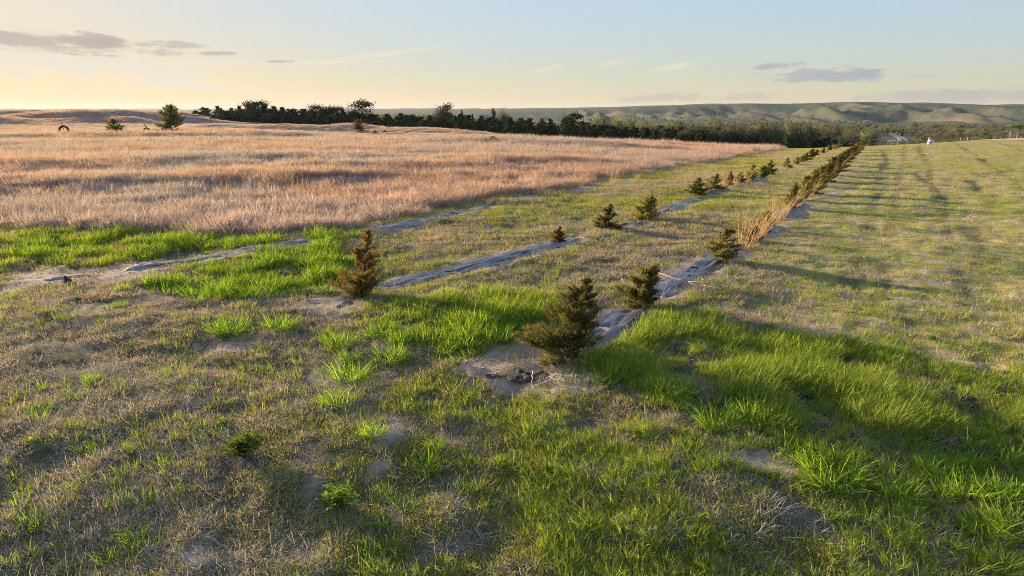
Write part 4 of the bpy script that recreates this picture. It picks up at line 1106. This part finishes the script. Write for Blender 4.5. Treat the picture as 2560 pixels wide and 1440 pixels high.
scatter('hill_bushes', 'dark bushes dotted over the ravines of the far hills', 'bushes', x, y, rng.uniform(0.22, 0.55, len(x)), rng.uniform(0, 6.28, len(x)), 0.03, rng.uniform(0, 1, len(x)), S_BUSH, 9, -0.2)
x, y, r, az = sample(1500, 430, 2400, 0.6, rng, (-42, -16))
sel = fbm(x / 120, y / 120, 740, 3) > 0.60
x, y = keep(sel, x, y)
scatter('far_plain_trees', 'scattered far trees on the plain at the left horizon', 'trees', x, y, rng.uniform(0.3, 0.7, len(x)), rng.uniform(0, 6.28, len(x)), 0.03, rng.uniform(0, 1, len(x)), S_BUSH, 10, -0.2)

# ---------------------------------------------------------------- tall dry grass clumps in the rows
TALL = [tuft('stems', 300 + i, 48, 0.22, (0.30, 1.3), 0.012, 0.26, 0.55, M_TALL, 5, bias=(0.95, 0.1), taper=0.55) for i in range(4)]
def clump(px, py, hp, label, i, wide=1.0):
    p = base(px, py); k = mpp(p); s = hp * k / 1.05
    o = link('dry_grass_clump', TALL[i % 4]); o.location = p; o.rotation_euler[2] = ((i * 37) % 10 - 5) * 0.08; o.scale = (s * wide, s * wide, s)
    return tag(o, label, 'grass clump', 'tall dry grass clumps among the cedars')
TG = [(1862, 622, 120), (1878, 606, 118), (1892, 592, 105), (1908, 580, 95), (1924, 566, 92), (1944, 548, 84), (1962, 533, 70), (1990, 514, 82), (2006, 503, 86), (2020, 490, 84), (2036, 478, 78), (2052, 463, 70),
      (2068, 447, 62), (2082, 436, 52), (2096, 422, 48), (2108, 411, 42), (2119, 401, 36), (2129, 392, 33), (2138, 384, 30), (2146, 377, 28), (2154, 370, 24), (2162, 364, 20), (2170, 362, 14)]
for i, (px, py, hp) in enumerate(TG):
    clump(px, py, hp * (1.0, 0.7, 0.9, 0.55, 0.8, 1.05, 0.6)[i % 7] * (1 if i < 7 else 0.72), '%s tall dry grass clump along the right strip, counted from the round rusty cedar' % ORD[i], i)
for i, (px, py, hp, lab) in enumerate([(1628, 548, 78, 'wispy dry grass standing in the third cedar of the middle strip'), (1760, 486, 40, 'dry grass clump between the fourth and fifth cedars of the middle strip'),
        (1810, 470, 48, 'dry grass clump at the thin rusty cedar of the middle strip'), (1838, 462, 46, 'dry grass clump just past the thin rusty cedar of the middle strip'),
        (1866, 454, 46, 'dry grass clump at the bare patch of the middle strip'), (1960, 424, 22, 'low dry grass clump before the far cedar hedge of the middle strip'), (1996, 410, 18, 'dry grass clump at the near end of the far cedar hedge'),
        (2050, 386, 14, 'dry grass clump between the two far cedar hedges'), (2082, 374, 18, 'dry grass clump in the farthest cedar hedge of the middle strip'),
        (1222, 512, 30, 'orange dry grass clump at the dark fold of the pale strip'), (1256, 505, 22, 'second dry grass clump at the dark fold of the pale strip'), (1452, 474, 26, 'dry grass clump at the far patches of the pale strip'),
        (1530, 462, 46, 'tall single dry grass clump at the prairie edge above the pale strip'), (1590, 452, 40, 'slender dry grass clump right of the tallest one at the prairie edge'),
        (718, 470, 60, 'orange dry grass clump standing out of the near prairie')]):
    clump(px, py, hp, lab, i + 1, 0.8)
x, y, r, az = sample(5000, 34, 130, 1.0, rng, (-44, 26))
pr, lu, ba, px_, py_ = masks(x, y)
org = fbm(x / 7, y / 5, 750, 3)
sel = pr & (rng.uniform(size=len(x)) < 0.9 * sst(org, 0.52, 0.7) + 0.04)
x, y, r = keep(sel, x, y, r)
S_TALL = source('tall_stem_tuft', [tuft('tall_stem_tuft', 320 + i, 12, 0.35, (0.6, 1.15), 0.012, 0.12, 0.25, M_TALL, 3, bias=(0.4, 0), taper=0.6) for i in range(4)])
scatter('tall_prairie_stems', 'thin tall orange stems rising above the prairie grass', 'grass', x, y, rng.uniform(0.7, 1.1, len(x)), rng.normal(0, 0.7, len(x)), 0.06, rng.uniform(0, 1, len(x)), S_TALL, 11)

# ---------------------------------------------------------------- green tussocks
TUS = [tuft('grass_tussock', 340 + i, 300, 0.20, (0.10, 0.42), 0.012, 0.5, 0.9, M_TUSSOCK, 4, bias=(0.35, 0)) for i in range(5)]
TUSS = [(572, 830, 95, 'wide bright green tussock alone on the sand left of the rusty cedar'), (700, 822, 80, 'tall green tussock at the foot of the sandy start of the middle strip'),
        (850, 862, 78, 'bright green tussock just left of the big lush patch'), (872, 900, 66, 'low green tussock below the one left of the lush patch'), (972, 900, 92, 'bright tussock at the near corner of the central lush patch'),
        (950, 838, 80, 'tussock on the left edge of the central lush patch'), (872, 950, 100, 'wide yellow green tussock left of the black torn plastic'), (845, 1010, 84, 'tall bright tussock below the wide yellow green one'),
        (490, 745, 80, 'tussock at the near tip of the left lush patch'), (545, 748, 66, 'second tussock at the near tip of the left lush patch'), (300, 765, 36, 'small pale tussock below the left end of the pale strip'),
        (620, 925, 42, 'small bright tussock by the round sand hole on the left'), (935, 1085, 64, 'thin bright tussock in the middle of the dry grass'), (1090, 1118, 56, 'spiky tussock right of the thin bright one'),
        (1062, 1170, 74, 'wide tussock below the spiky one in the middle foreground'), (1680, 985, 110, 'tall green tussock at the lush edge right of the sand'), (1790, 1060, 110, 'broad green tussock at the lush edge'),
        (2080, 1205, 150, 'largest round tussock at the near edge of the right lush patch'), (2245, 1235, 110, 'tall tussock right of the largest one'), (2265, 1285, 60, 'small spiky tussock below the tall one on the right'),
        (2240, 1335, 92, 'yellowish tussock standing apart on the dry ground at lower right'), (2460, 1330, 100, 'spreading dark tussock at the lower right edge'), (2340, 1180, 100, 'blue green tussock inside the right lush patch'),
        (1470, 1315, 80, 'tussock at the bottom middle beside the sandy spot'), (2500, 1420, 90, 'tussock in the bottom right corner'), (1320, 1260, 64, 'small tussock left of the bottom middle one'),
        (100, 1030, 50, 'pale green tussock near the left edge'), (230, 950, 40, 'small tussock in the yellow turf at left'), (340, 1340, 70, 'green tussock in the dry grass at lower left'), (2530, 1330, 130, 'tall bright tussock on the right edge')]
for i, (px, py, wp, lab) in enumerate(TUSS):
    p = base(px, py); k = mpp(p); s = wp * k / 0.52
    o = link('grass_tussock', TUS[i % 5]); o.location = p; o.rotation_euler[2] = i * 1.3; o.scale = (s, s, s * 0.95)
    tag(o, lab, 'grass tussock', 'green grass tussocks')

# ---------------------------------------------------------------- weeds
def leafy_meshes(seed, h, w, n=60, ll=0.065):
    g = np.random.default_rng(seed); st = Geo(); fo = Geo()
    for b in range(n // 4):
        a = g.uniform(0, 6.28); rr = w / 2 * g.uniform(0.1, 1)
        tip = np.array([math.cos(a) * rr, math.sin(a) * rr, h * g.uniform(0.55, 1.0) * (1 - 0.35 * (rr / (w / 2)) ** 2)])
        st.tube([[0, 0, -0.02], tip * [0.4, 0.4, 0.55], tip], [0.006, 0.004, 0.002], 4)
        for q in range(20):
            t = g.uniform(0.4, 1.02); c = tip * [t, t, t ** 0.8] ; d = np.array([math.cos(a + g.normal(0, 1.3)), math.sin(a + g.normal(0, 1.3)), g.uniform(-0.1, 0.7)]); d /= np.linalg.norm(d)
            s = np.cross(d, [0, 0, 1]); s /= np.linalg.norm(s) + 1e-9; L = ll * g.uniform(0.6, 1.3); W = L * 0.5
            c = c + g.normal(0, 0.012, 3)
            v = [c, c + d * L * 0.5 - s * W / 2 + [0, 0, 0.006], c + d * L, c + d * L * 0.5 + s * W / 2 + [0, 0, 0.006]]
            fo.add(v, None, [[0, 1, 2, 3]], np.tile([g.uniform(), 0, 0, 1], (4, 1)))
    return [('stems', st.mesh('stems', M_WEED)), ('leaves', fo.mesh('leaves', M_BROADLEAF))]
LW = [leafy_meshes(360 + i, 0.32, 0.5, 150) for i in range(2)]
for i, (px, py, wp, lab) in enumerate([(606, 1135, 110, 'large leafy green weed in the left foreground'), (845, 1265, 100, 'leafy yellow green weed at the bottom centre left'), (562, 1070, 50, 'small leafy weed above the large one on the left'),
                                       (135, 605, 40, 'small leafy bush in the green band at far left'), (2330, 852, 30, 'small pale leafy weed on the right lawn'), (1640, 700, 26, 'small leafy sprig beside the second right cedar')]):
    p = base(px, py); k = mpp(p); s = wp * k / 0.5
    plant('leafy_weed', p, lab, 'weed', 'leafy weeds', LW[i % 2], rz=i * 2.0, sc=(s, s, s * 0.9))
def rosette_mesh(seed):
    g = np.random.default_rng(seed); fo = Geo()
    for b in range(11):
        a = b * 2.399; el = 0.25 + 0.09 * b; L = 0.16 - 0.007 * b
        d = np.array([math.cos(a) * math.cos(el), math.sin(a) * math.cos(el), math.sin(el)]); s = np.array([-math.sin(a), math.cos(a), 0])
        v = [[0, 0, 0], d * L * .55 - s * .022, d * L + [0, 0, -0.02], d * L * .55 + s * .022]
        fo.add(v, None, [[0, 1, 2, 3]], np.tile([0.75, 0, 0, 1], (4, 1)))
    return fo.mesh('rosette_weed', M_BROADLEAF)
RO = rosette_mesh(1)
for i, (px, py, lab) in enumerate([(82, 1108, 'pale green leaf rosette at the left edge of the dry grass'), (200, 1092, 'leaf rosette right of the one at the left edge'), (236, 1078, 'smallest leaf rosette, rightmost of the three at left')]):
    p = base(px, py, -0.01); o = link('rosette_weed', RO); o.location = p; o.rotation_euler[2] = i; o.scale = (1.2 - 0.25 * i,) * 3; tag(o, lab, 'weed', 'leaf rosettes')
def twig_ball(seed, n=90, mat=None):
    g = np.random.default_rng(seed); fo = Geo(); st = Geo()
    for b in range(16):
        a = g.uniform(0, 6.28); el = g.uniform(0.3, 1.4); d = np.array([math.cos(a) * math.cos(el), math.sin(a) * math.cos(el), math.sin(el)]) * g.uniform(0.3, 0.5)
        st.tube([[0, 0, -0.02], d * 0.5 + g.normal(0, 0.02, 3), d], [0.006, 0.004, 0.0015], 3)
        m = n // 8; q = g.uniform(0.35, 1, m)[:, None]
        fo.leaves(d * q + g.normal(0, 0.035, (m, 3)), d + g.normal(0, 0.5, (m, 3)), 0.06 * g.uniform(0.5, 1.4, m), 0.010, g.uniform(0, 1, m), g)
    return [('stems', st.mesh('stems', M_DEADWOOD)), ('seed_heads', fo.mesh('seed_heads', mat or M_WEED))]
TB = [twig_ball(380 + i) for i in range(3)]
for i, (px, py, wp, lab) in enumerate([(214, 690, 66, 'reddish brown dry weed at the near end of the pale strip'), (297, 671, 32, 'small brown dry weed on the pale strip'), (252, 682, 40, 'low rusty weed between the two on the pale strip'),
        (622, 622, 46, 'pink tan dry weed standing at the edge of the pale strip'), (1093, 705, 36, 'reddish dry weed on the near edge of the middle strip'), (1225, 680, 26, 'low brown weed on the middle strip'),
        (1560, 818, 30, 'rusty dry weed beside the open fabric of the right strip'), (1700, 715, 56, 'pale dry weed growing through the fabric of the right strip'), (1465, 1180, 60, 'pink tan dry weed tangle in the middle foreground'),
        (1805, 1290, 44, 'pinkish dry weed in the right foreground turf'), (1015, 1250, 34, 'small dry weed in the bottom middle grass'), (575, 965, 50, 'pinkish dry mound weed by the sand hole on the left'), (740, 880, 40, 'grey dry weed left of the bright tussocks'),
        (905, 610, 40, 'dry weed behind the rusty cedar'), (1345, 655, 34, 'pale dry weed on the middle strip before the small rusty cedar')]):
    p = base(px, py); k = mpp(p); s = wp * k / 0.8
    plant('dry_weed', p, lab, 'weed', 'dry weeds', TB[i % 3], rz=i * 1.9, sc=(s, s, s * 0.85))

# ---------------------------------------------------------------- dead branches
def branch_mesh(pts, r0, seed, twigs=7):
    g = np.random.default_rng(seed); G = Geo(); pts = np.array(pts, float)
    cum = np.concatenate([[0], np.cumsum(np.linalg.norm(np.diff(pts, axis=0), axis=1))]); t = np.linspace(0, cum[-1], 12)
    P = np.stack([np.interp(t, cum, pts[:, k]) for k in range(3)], 1); P[1:-1] = (P[:-2] + 2 * P[1:-1] + P[2:]) / 4
    P += g.normal(0, 0.008, P.shape)
    G.tube(P, np.linspace(r0, r0 * 0.25, 12), 5)
    for q in range(twigs):
        k = g.integers(3, 11); d = (P[k] - P[k - 1]); d /= np.linalg.norm(d); d = d + g.normal(0, 0.55, 3); L = g.uniform(0.12, 0.35)
        G.tube([P[k], P[k] + d * L * 0.5, P[k] + d * L + [0, 0, 0.03]], [r0 * 0.5, r0 * 0.35, r0 * 0.15], 4)
    return G.mesh('dead_branch', M_DEADWOOD, True)
def branch(pix, label, seed, r0=0.012, twigs=7):
    """pix: (x, y, height above the ground)"""
    pts = [hit(a, b) + Vector((0, 0, hh)) for a, b, hh in pix]; o0 = pts[0].copy()
    o = link('dead_branch', branch_mesh([tuple(p - o0) for p in pts], r0, seed, twigs)); o.location = o0
    tag(o, label, 'branch', 'dead branches around the right strip')
branch([(1600, 775, 0.25), (1545, 768, 0.42), (1500, 790, 0.35), (1480, 800, 0.08)], 'pale dead branch arching left from the second right cedar', 1)
branch([(1598, 770, 0.55), (1560, 740, 0.5), (1525, 770, 0.5)], 'thin dead twig curving over the left of the second right cedar', 2, 0.008, 4)
branch([(1585, 770, 0.05), (1550, 778, 0.12), (1490, 790, 0.05), (1470, 800, 0.03)], 'dry branch lying on the fabric left of the second right cedar', 3, 0.010, 12)
branch([(1650, 760, 0.05), (1668, 735, 0.35), (1690, 720, 0.65)], 'bare sapling stem standing right of the second right cedar', 4, 0.009, 6)
branch([(1640, 690, 0.10), (1690, 705, 0.08), (1740, 715, 0.06), (1790, 725, 0.03)], 'long dead branch lying across the open fabric', 5, 0.012, 9)
branch([(1700, 700, 0.05), (1745, 700, 0.12), (1775, 715, 0.03)], 'curled dead branch on the fabric above the long one', 6, 0.010, 8)
branch([(1640, 700, 0.03), (1660, 690, 0.1), (1700, 690, 0.03)], 'short dead branch at the left edge of the open fabric', 7, 0.008, 9)
branch([(1838, 722, 0.01), (1812, 690, 0.06)], 'thin straight stick in the grass right of the fabric', 8, 0.006, 1)
branch([(1840, 750, 0.02), (1860, 735, 0.12), (1862, 728, 0.15)], 'forked dry twig in the turf right of the lush patch', 9, 0.006, 3)
branch([(1880, 612, 0.10), (1920, 595, 0.30), (1970, 575, 0.28)], 'arched dry stem leaning out of the tall dry grass', 10, 0.008, 2)

# ---------------------------------------------------------------- torn black plastic
def crumple(seed, w, d, h, name):
    g = np.random.default_rng(seed); nx, ny = 22, 14
    u, v = np.meshgrid(np.linspace(-1, 1, nx), np.linspace(-1, 1, ny))
    edge = 1 - 0.35 * fbm((np.arctan2(v, u) * 1.7).ravel() + seed, (u * 0).ravel(), seed, 3).reshape(u.shape)
    X = u * w / 2 * edge; Y = v * d / 2 * edge
    Z = h * np.clip(fbm((u * 2.2).ravel() + seed, (v * 1.7).ravel(), seed + 5, 4).reshape(u.shape) * 2.2 - 0.55, 0, 1.6) * (1 - (np.maximum(abs(u), abs(v))) ** 3) - 0.01
    i = np.arange(ny - 1)[:, None] * nx; j = np.arange(nx - 1)[None]
    f = np.stack([i + j, i + j + 1, i + nx + j + 1, i + nx + j], -1).reshape(-1, 4)
    cu = u.ravel()[f].mean(1); cv = v.ravel()[f].mean(1); f = f[(g.uniform(size=len(f)) > 0.05) & (fbm(cu * 3 + seed, cv * 3, seed + 9, 3) + 0.25 * (1 - np.hypot(cu, cv)) > 0.42)]
    me = mesh_np(name, np.stack([X, Y, Z], -1).reshape(-1, 3), f, [M_BLACK], None, True)
    return me
def debris(px, py, wp, dpx, h, seed, label):
    p = base(px, py, -0.01); k = mpp(p)
    o = link('torn_plastic', crumple(seed, wp * k, dpx * k * 2.2, h, 'torn_plastic')); o.location = p
    return tag(o, label, 'plastic scrap', 'torn black plastic scraps')
debris(1325, 942, 120, 34, 0.085, 3, 'largest crumpled black plastic scrap on the bare sand')
debris(1236, 940, 70, 14, 0.035, 5, 'thin black plastic strip left of the largest scrap')
debris(1393, 905, 60, 18, 0.05, 7, 'black plastic scrap at the foot of the bushy cedar')
debris(168, 706, 28, 12, 0.14, 9, 'small black plastic scrap at the near end of the pale strip')
debris(1672, 528, 24, 8, 0.12, 11, 'small black scrap on the fabric of the middle strip')
debris(1425, 578, 10, 6, 0.10, 13, 'tiny black scrap near the small rusty cedar')
branch([(1333, 945, 0.10), (1330, 962, 0.05), (1333, 972, 0.01)], 'pale broken stick poking out of the largest plastic scrap', 11, 0.014, 1)

# ---------------------------------------------------------------- half buried tyres and hoop
def tyre(px, py, wp, label, lean):
    p = base(px, py, -0.5); k = mpp(p); R = wp * k / 2
    e = empty('half_buried_tyre', p, label, 'tyre', 'half buried tyres on the prairie', rz=0.25)
    G = Geo(); a = np.linspace(-0.6, math.pi + 0.6, 34)
    prof = [(-.16, -.30), (-.2, -.1), (-.17, 0.0), (.17, 0.0), (.2, -.1), (.16, -.30), (.10, -.22), (-.10, -.22)]
    rings = np.array([[[math.cos(t) * (R + b * R * 1.0), c * R * 1.7, math.sin(t) * (R + b * R * 1.0)] for c, b in prof] for t in a])
    m = len(prof); i = np.arange(len(a) - 1)[:, None] * m; j = np.arange(m)[None]; j2 = (j + 1) % m
    G.add(rings.reshape(-1, 3), None, np.stack([i + j, i + j2, i + m + j2, i + m + j], -1).reshape(-1, 4))
    link('casing', G.mesh('casing', M_RUBBER, False), e)
    for q in range(13):
        t = math.pi * (q + 0.5) / 13; Gl = Geo(); c_, s_ = math.cos(t), math.sin(t)
        rot = np.array([[c_, 0, -s_], [0, 1, 0], [s_, 0, c_]])
        Gl.box((c_ * R * 1.02, 0, s_ * R * 1.02), (R * 0.1, R * 0.5, R * 0.09), rot)
        link('tread_lug', Gl.mesh('tread_lug', M_RUBBER), e)
    Gp = Geo(); hh = R + 13 * k
    Gp.tube([[-R * .25 + lean * hh * 0.2, 0.25, 0.0], [-R * .25 - lean * 0.1, 0.2, hh * 0.6], [-R * .25 - lean * 0.35, 0.2, hh]], [0.09, 0.08, 0.06], 7)
    link('post', Gp.mesh('post', M_BARK, True), e)
M_RUBBER = plain_mat('old_rubber', (0.018, 0.016, 0.015), (0.05, 0.04, 0.032), 5, 0.75, 0.3)
M_RUST = plain_mat('rusty_steel', (0.09, 0.05, 0.035), (0.20, 0.11, 0.07), 8, 0.7)
tyre(161, 332, 23, 'half buried tractor tyre with short post, left of the round cedar', 0.3)
tyre(368, 333, 15, 'smaller half buried tyre with leaning post between the two lone cedars', 0.9)
p = base(313, 331, -0.3); k = mpp(p); G = Geo(); a = np.linspace(0, 2 * math.pi, 33)
R = 4.6 * k; G.tube(np.stack([np.cos(a) * R, 0 * a, np.sin(a) * R + R], 1), np.full(33, 0.05), 5)
o = link('metal_hoop', G.mesh('metal_hoop', M_RUST, True)); o.location = p; tag(o, 'thin metal hoop standing upright at the right of the round cedar', 'hoop')

# ---------------------------------------------------------------- sign and orange marker
M_SIGN = plain_mat('sign_white', (0.62, 0.68, 0.76), (0.72, 0.77, 0.82), 2, 0.5)
M_SIGN_D = plain_mat('sign_dark_print', (0.02, 0.02, 0.035), (0.035, 0.03, 0.05), 8, 0.5)
M_ORANGE = plain_mat('orange_plastic', (0.75, 0.16, 0.02), (0.85, 0.24, 0.03), 5, 0.5)
M_STEEL = plain_mat('galvanised_steel', (0.35, 0.36, 0.38), (0.5, 0.5, 0.52), 9, 0.4, metallic=0.8)
p = base(2326, 363.5, 0.0); k = mpp(p); W, Hh = 12.5 * k, 12 * k
e = empty('yard_sign', p, 'small white sign with a dark diagonal band on the green crest', 'sign', rz=-0.45)
G = Geo(); G.box((0, 0, 0.10 + Hh / 2), (W, 0.02, Hh)); link('panel', G.mesh('panel', M_SIGN), e)
G = Geo(); t = 0.52; rot = np.array([[math.cos(t), 0, -math.sin(t)], [0, 1, 0], [math.sin(t), 0, math.cos(t)]])
G.box((-0.01, -0.014, 0.10 + Hh * 0.58), (W * 0.98, 0.006, Hh * 0.17), rot); link('dark_band', G.mesh('dark_band', M_SIGN_D), e)
G = Geo(); G.box((-0.02, -0.014, 0.10 + Hh * 0.16), (W * 0.35, 0.006, Hh * 0.05)); link('print_line', G.mesh('print_line', M_SIGN_D), e)
for sx in (-1, 1):
    G = Geo(); G.tube([[sx * W * 0.3, 0.016, -0.2], [sx * W * 0.3, 0.016, 0.10 + Hh * 0.7]], [0.006, 0.006], 5); link('leg', G.mesh('leg', M_STEEL), e)
p = at(2333, math.hypot(p.x, p.y) + 3.5, -0.02); k = mpp(p)
e = empty('orange_marker', p, 'bulging orange marker post standing behind the small white sign', 'marker')
G = Geo(); zz = np.array([0, 2, 5, 8, 10.5, 12, 13.2, 14.5, 17, 19, 20]) * k; rr = np.array([2.6, 2.9, 3.2, 3.3, 2.9, 2.2, 1.9, 2.2, 2.2, 1.6, 0.5]) * k
G.tube(np.stack([zz * 0.03, zz * 0, zz], 1), rr, 14); link('drum', G.mesh('drum', M_ORANGE, True), e)
G = Geo(); G.tube([[0.01, 0, 12.9 * k], [0.01, 0, 13.6 * k]], [2.1 * k, 2.1 * k], 14); link('dark_collar', G.mesh('dark_collar', M_BLACK), e)
G = Geo(); G.tube([[0, 0, -0.03], [0, 0, 0.05]], [3.6 * k, 3.4 * k], 14); link('base_ring', G.mesh('base_ring', M_RUBBER), e)

# ---------------------------------------------------------------- poles, wires, roads
M_POLE = plain_mat('weathered_pole', (0.27, 0.25, 0.23), (0.40, 0.38, 0.35), 6, 0.8)
def ray_z(px, py, dist):
    dx = (px - 1280) / FPX; dz = (720 - py) / FPX
    return CAM_H + (-ST + dz * CT) / math.hypot(dx, CT + dz * ST) * dist
tops = []
for q, top, d, lab in [(2000, 344, 262, 'utility pole in front of the wood, leftmost of the four'), (2086, 346, 285, 'slim utility pole just left of the pale one'), (2105, 342, 275, 'pale utility pole with crossarm above the far cedars'), (2256, 338, 330, 'utility pole by the valley road, rightmost of the four')]:
    p = at(q, d, -0.3); h = ray_z(q, top, d) - p.z
    e = empty('utility_pole', p, lab, 'utility pole', 'utility poles below the crest')
    G = Geo(); G.tube([[0, 0, 0], [0, 0, h * 0.5], [0.03, 0, h]], [0.22, 0.18, 0.13] if q != 2086 else [0.12, 0.1, 0.08], 8); link('shaft', G.mesh('shaft', M_POLE, True), e)
    G = Geo(); G.box((0, -0.16, h - 0.5), (1.6, 0.12, 0.14)); link('crossarm', G.mesh('crossarm', M_POLE), e)
    for sx in (-0.65, 0.65):
        G = Geo(); G.tube([[sx, -0.16, h - 0.44], [sx, -0.16, h - 0.33], [sx, -0.16, h - 0.24]], [0.05, 0.07, 0.03], 6); link('insulator', G.mesh('insulator', M_STEEL), e)
    if q == 2105:
        G = Geo(); G.tube([[0.3, -0.1, h * 0.62], [0.3, -0.1, h * 0.74]], [0.22, 0.22], 10); link('transformer', G.mesh('transformer', M_STEEL), e)
    if q != 2086: tops.append(Vector((p.x, p.y, p.z + h)))
M_WIRE = plain_mat('wire_grey', (0.25, 0.25, 0.26), (0.35, 0.35, 0.36), 5, 0.5)
for a_, b_, dz, lab in [(0, 1, -0.25, 'upper wire from the leftmost pole to the pale pole'), (0, 1, -1.9, 'lower wire from the leftmost pole to the pale pole'), (1, 2, -0.25, 'upper wire from the pale pole to the pole by the road'), (1, 2, -1.9, 'lower wire from the pale pole to the pole by the road')]:
    A, B = tops[a_], tops[b_]; t = np.linspace(0, 1, 15)
    P = np.array(A)[None] * (1 - t[:, None]) + np.array(B)[None] * t[:, None]; P[:, 2] += dz - 1.2 * 4 * t * (1 - t)
    G = Geo(); G.tube(P - np.array(A), np.full(15, 0.05), 4); o = link('power_line', G.mesh('power_line', M_WIRE)); o.location = A; tag(o, lab, 'wire', 'power lines')

M_ROAD = plain_mat('gravel_road', (0.36, 0.25, 0.18), (0.48, 0.35, 0.26), 0.6, 0.95)
M_PATH = plain_mat('pale_gravel', (0.16, 0.145, 0.125), (0.22, 0.20, 0.17), 0.5, 0.95)
def ribbon(name, pts, hw, mat, dz, label):
    P = np.array([(p.x, p.y) for p in pts]); cum = np.concatenate([[0], np.cumsum(np.hypot(*np.diff(P, axis=0).T))]); n = int(cum[-1] / 2) + 2; t = np.linspace(0, cum[-1], n)
    x = np.interp(t, cum, P[:, 0]); y = np.interp(t, cum, P[:, 1])
    for _ in range(6): x[1:-1] = (x[:-2] + 2 * x[1:-1] + x[2:]) / 4; y[1:-1] = (y[:-2] + 2 * y[1:-1] + y[2:]) / 4
    dx, dy = np.gradient(x), np.gradient(y); L = np.hypot(dx, dy); s = np.linspace(-1, 1, 7)
    X = x[:, None] + (dy / L)[:, None] * s * hw; Y = y[:, None] - (dx / L)[:, None] * s * hw
    Z = H(X.ravel(), Y.ravel()).reshape(X.shape) + dz - 0.06 * s[None] ** 6
    i = np.arange(n - 1)[:, None] * 7; j = np.arange(6)[None]
    f = np.stack([i + j, i + j + 1, i + 7 + j + 1, i + 7 + j], -1).reshape(-1, 4)
    o = link(name, mesh_np(name, np.stack([X, Y, Z], -1).reshape(-1, 3), f, [mat], None, True)); o['kind'] = 'structure'; tag(o, label, 'road')
ribbon('road', [at(3100, 95), at(2800, 112), at(2560, 128), at(2460, 137), at(2390, 148), at(2340, 170)], 5.0, M_ROAD, 0.10, 'dusty pinkish gravel road on the crest at right')
ribbon('valley_road', [at(2120, 640), at(2170, 655), at(2225, 680), at(2268, 730), at(2255, 800), at(2238, 880), at(2245, 960)], 3.8, M_PATH, 0.3, 'pale gravel road winding through the valley')
for i, (q, d, hh) in enumerate([(2536, 134, 1.3), (2546, 134, 1.3), (2553, 136, 1.1), (2430, 142, 0.9), (2412, 144, 0.9)]):
    p = at(q, d); G = Geo(); G.tube([[0, 0, -0.1], [0, 0, hh * 0.6], [0.02, 0, hh]], [0.05, 0.045, 0.04], 6); o = link('fence_post', G.mesh('fence_post', M_POLE)); o.location = p
    tag(o, '%s from the right of the pale posts beyond the gravel road' % ORD[[1, 0, 2, 3, 4][i]], 'post', 'pale posts beyond the road')

# ---------------------------------------------------------------- parked cars down in the valley
M_CAR = plain_mat('white_car_paint', (0.66, 0.70, 0.74), (0.74, 0.77, 0.80), 1, 0.3)
M_GLASS = plain_mat('car_glass', (0.02, 0.025, 0.03), (0.03, 0.035, 0.04), 1, 0.1)
for q, d, lab in [(2266, 700, 'white car parked by the valley road, left of the two'), (2282, 702, 'white car parked by the valley road, right of the two')]:
    p = at(q, d, 0.02); e = empty('parked_car', p, lab, 'car', 'cars parked in the valley', rz=0.3)
    for nm, prof, w, mt in (('body', [(-2.2, .35), (-2.2, .85), (-1.2, .95), (1.2, .95), (2.1, .85), (2.2, .35)], 1.8, M_CAR), ('cabin', [(-1.9, .95), (-1.5, 1.5), (.5, 1.5), (1.2, .95)], 1.6, M_GLASS), ('roof', [(-1.55, 1.5), (-1.4, 1.58), (.4, 1.58), (.55, 1.5)], 1.6, M_CAR)):
        k_ = len(prof); v = [(a, sy * w / 2, z) for sy in (-1, 1) for a, z in prof]
        G = Geo(); G.add(v, [[0, j + 1, j] for j in range(1, k_ - 1)] + [[k_, k_ + j, k_ + j + 1] for j in range(1, k_ - 1)], [[j, (j + 1) % k_, k_ + (j + 1) % k_, k_ + j] for j in range(k_)])
        link(nm, G.mesh(nm, mt), e)
    for wx_ in (-1.4, 1.4):
        for wy_ in (-.85, .85):
            G = Geo(); G.tube([[wx_, wy_ - .1, .33], [wx_, wy_ + .1, .33]], [.33, .33], 12); link('wheel', G.mesh('wheel', M_RUBBER), e)

# ---------------------------------------------------------------- haze
G = Geo(); G.box((0, 0, 20), (19600, 19600, 150))
m = bpy.data.materials.new('thin_haze'); m.use_nodes = True; n = NT(m.node_tree)
v = n.a('ShaderNodeVolumePrincipled', {'Color': (0.72, 0.86, 1.0, 1), 'Density': 2.4e-5, 'Anisotropy': 0.2})
n.link(v.outputs[0], n.a('ShaderNodeOutputMaterial').inputs[1])
o = link('haze', G.mesh('haze', m)); tag(o, 'thin blue evening haze over the far hills', 'haze', kind='stuff')
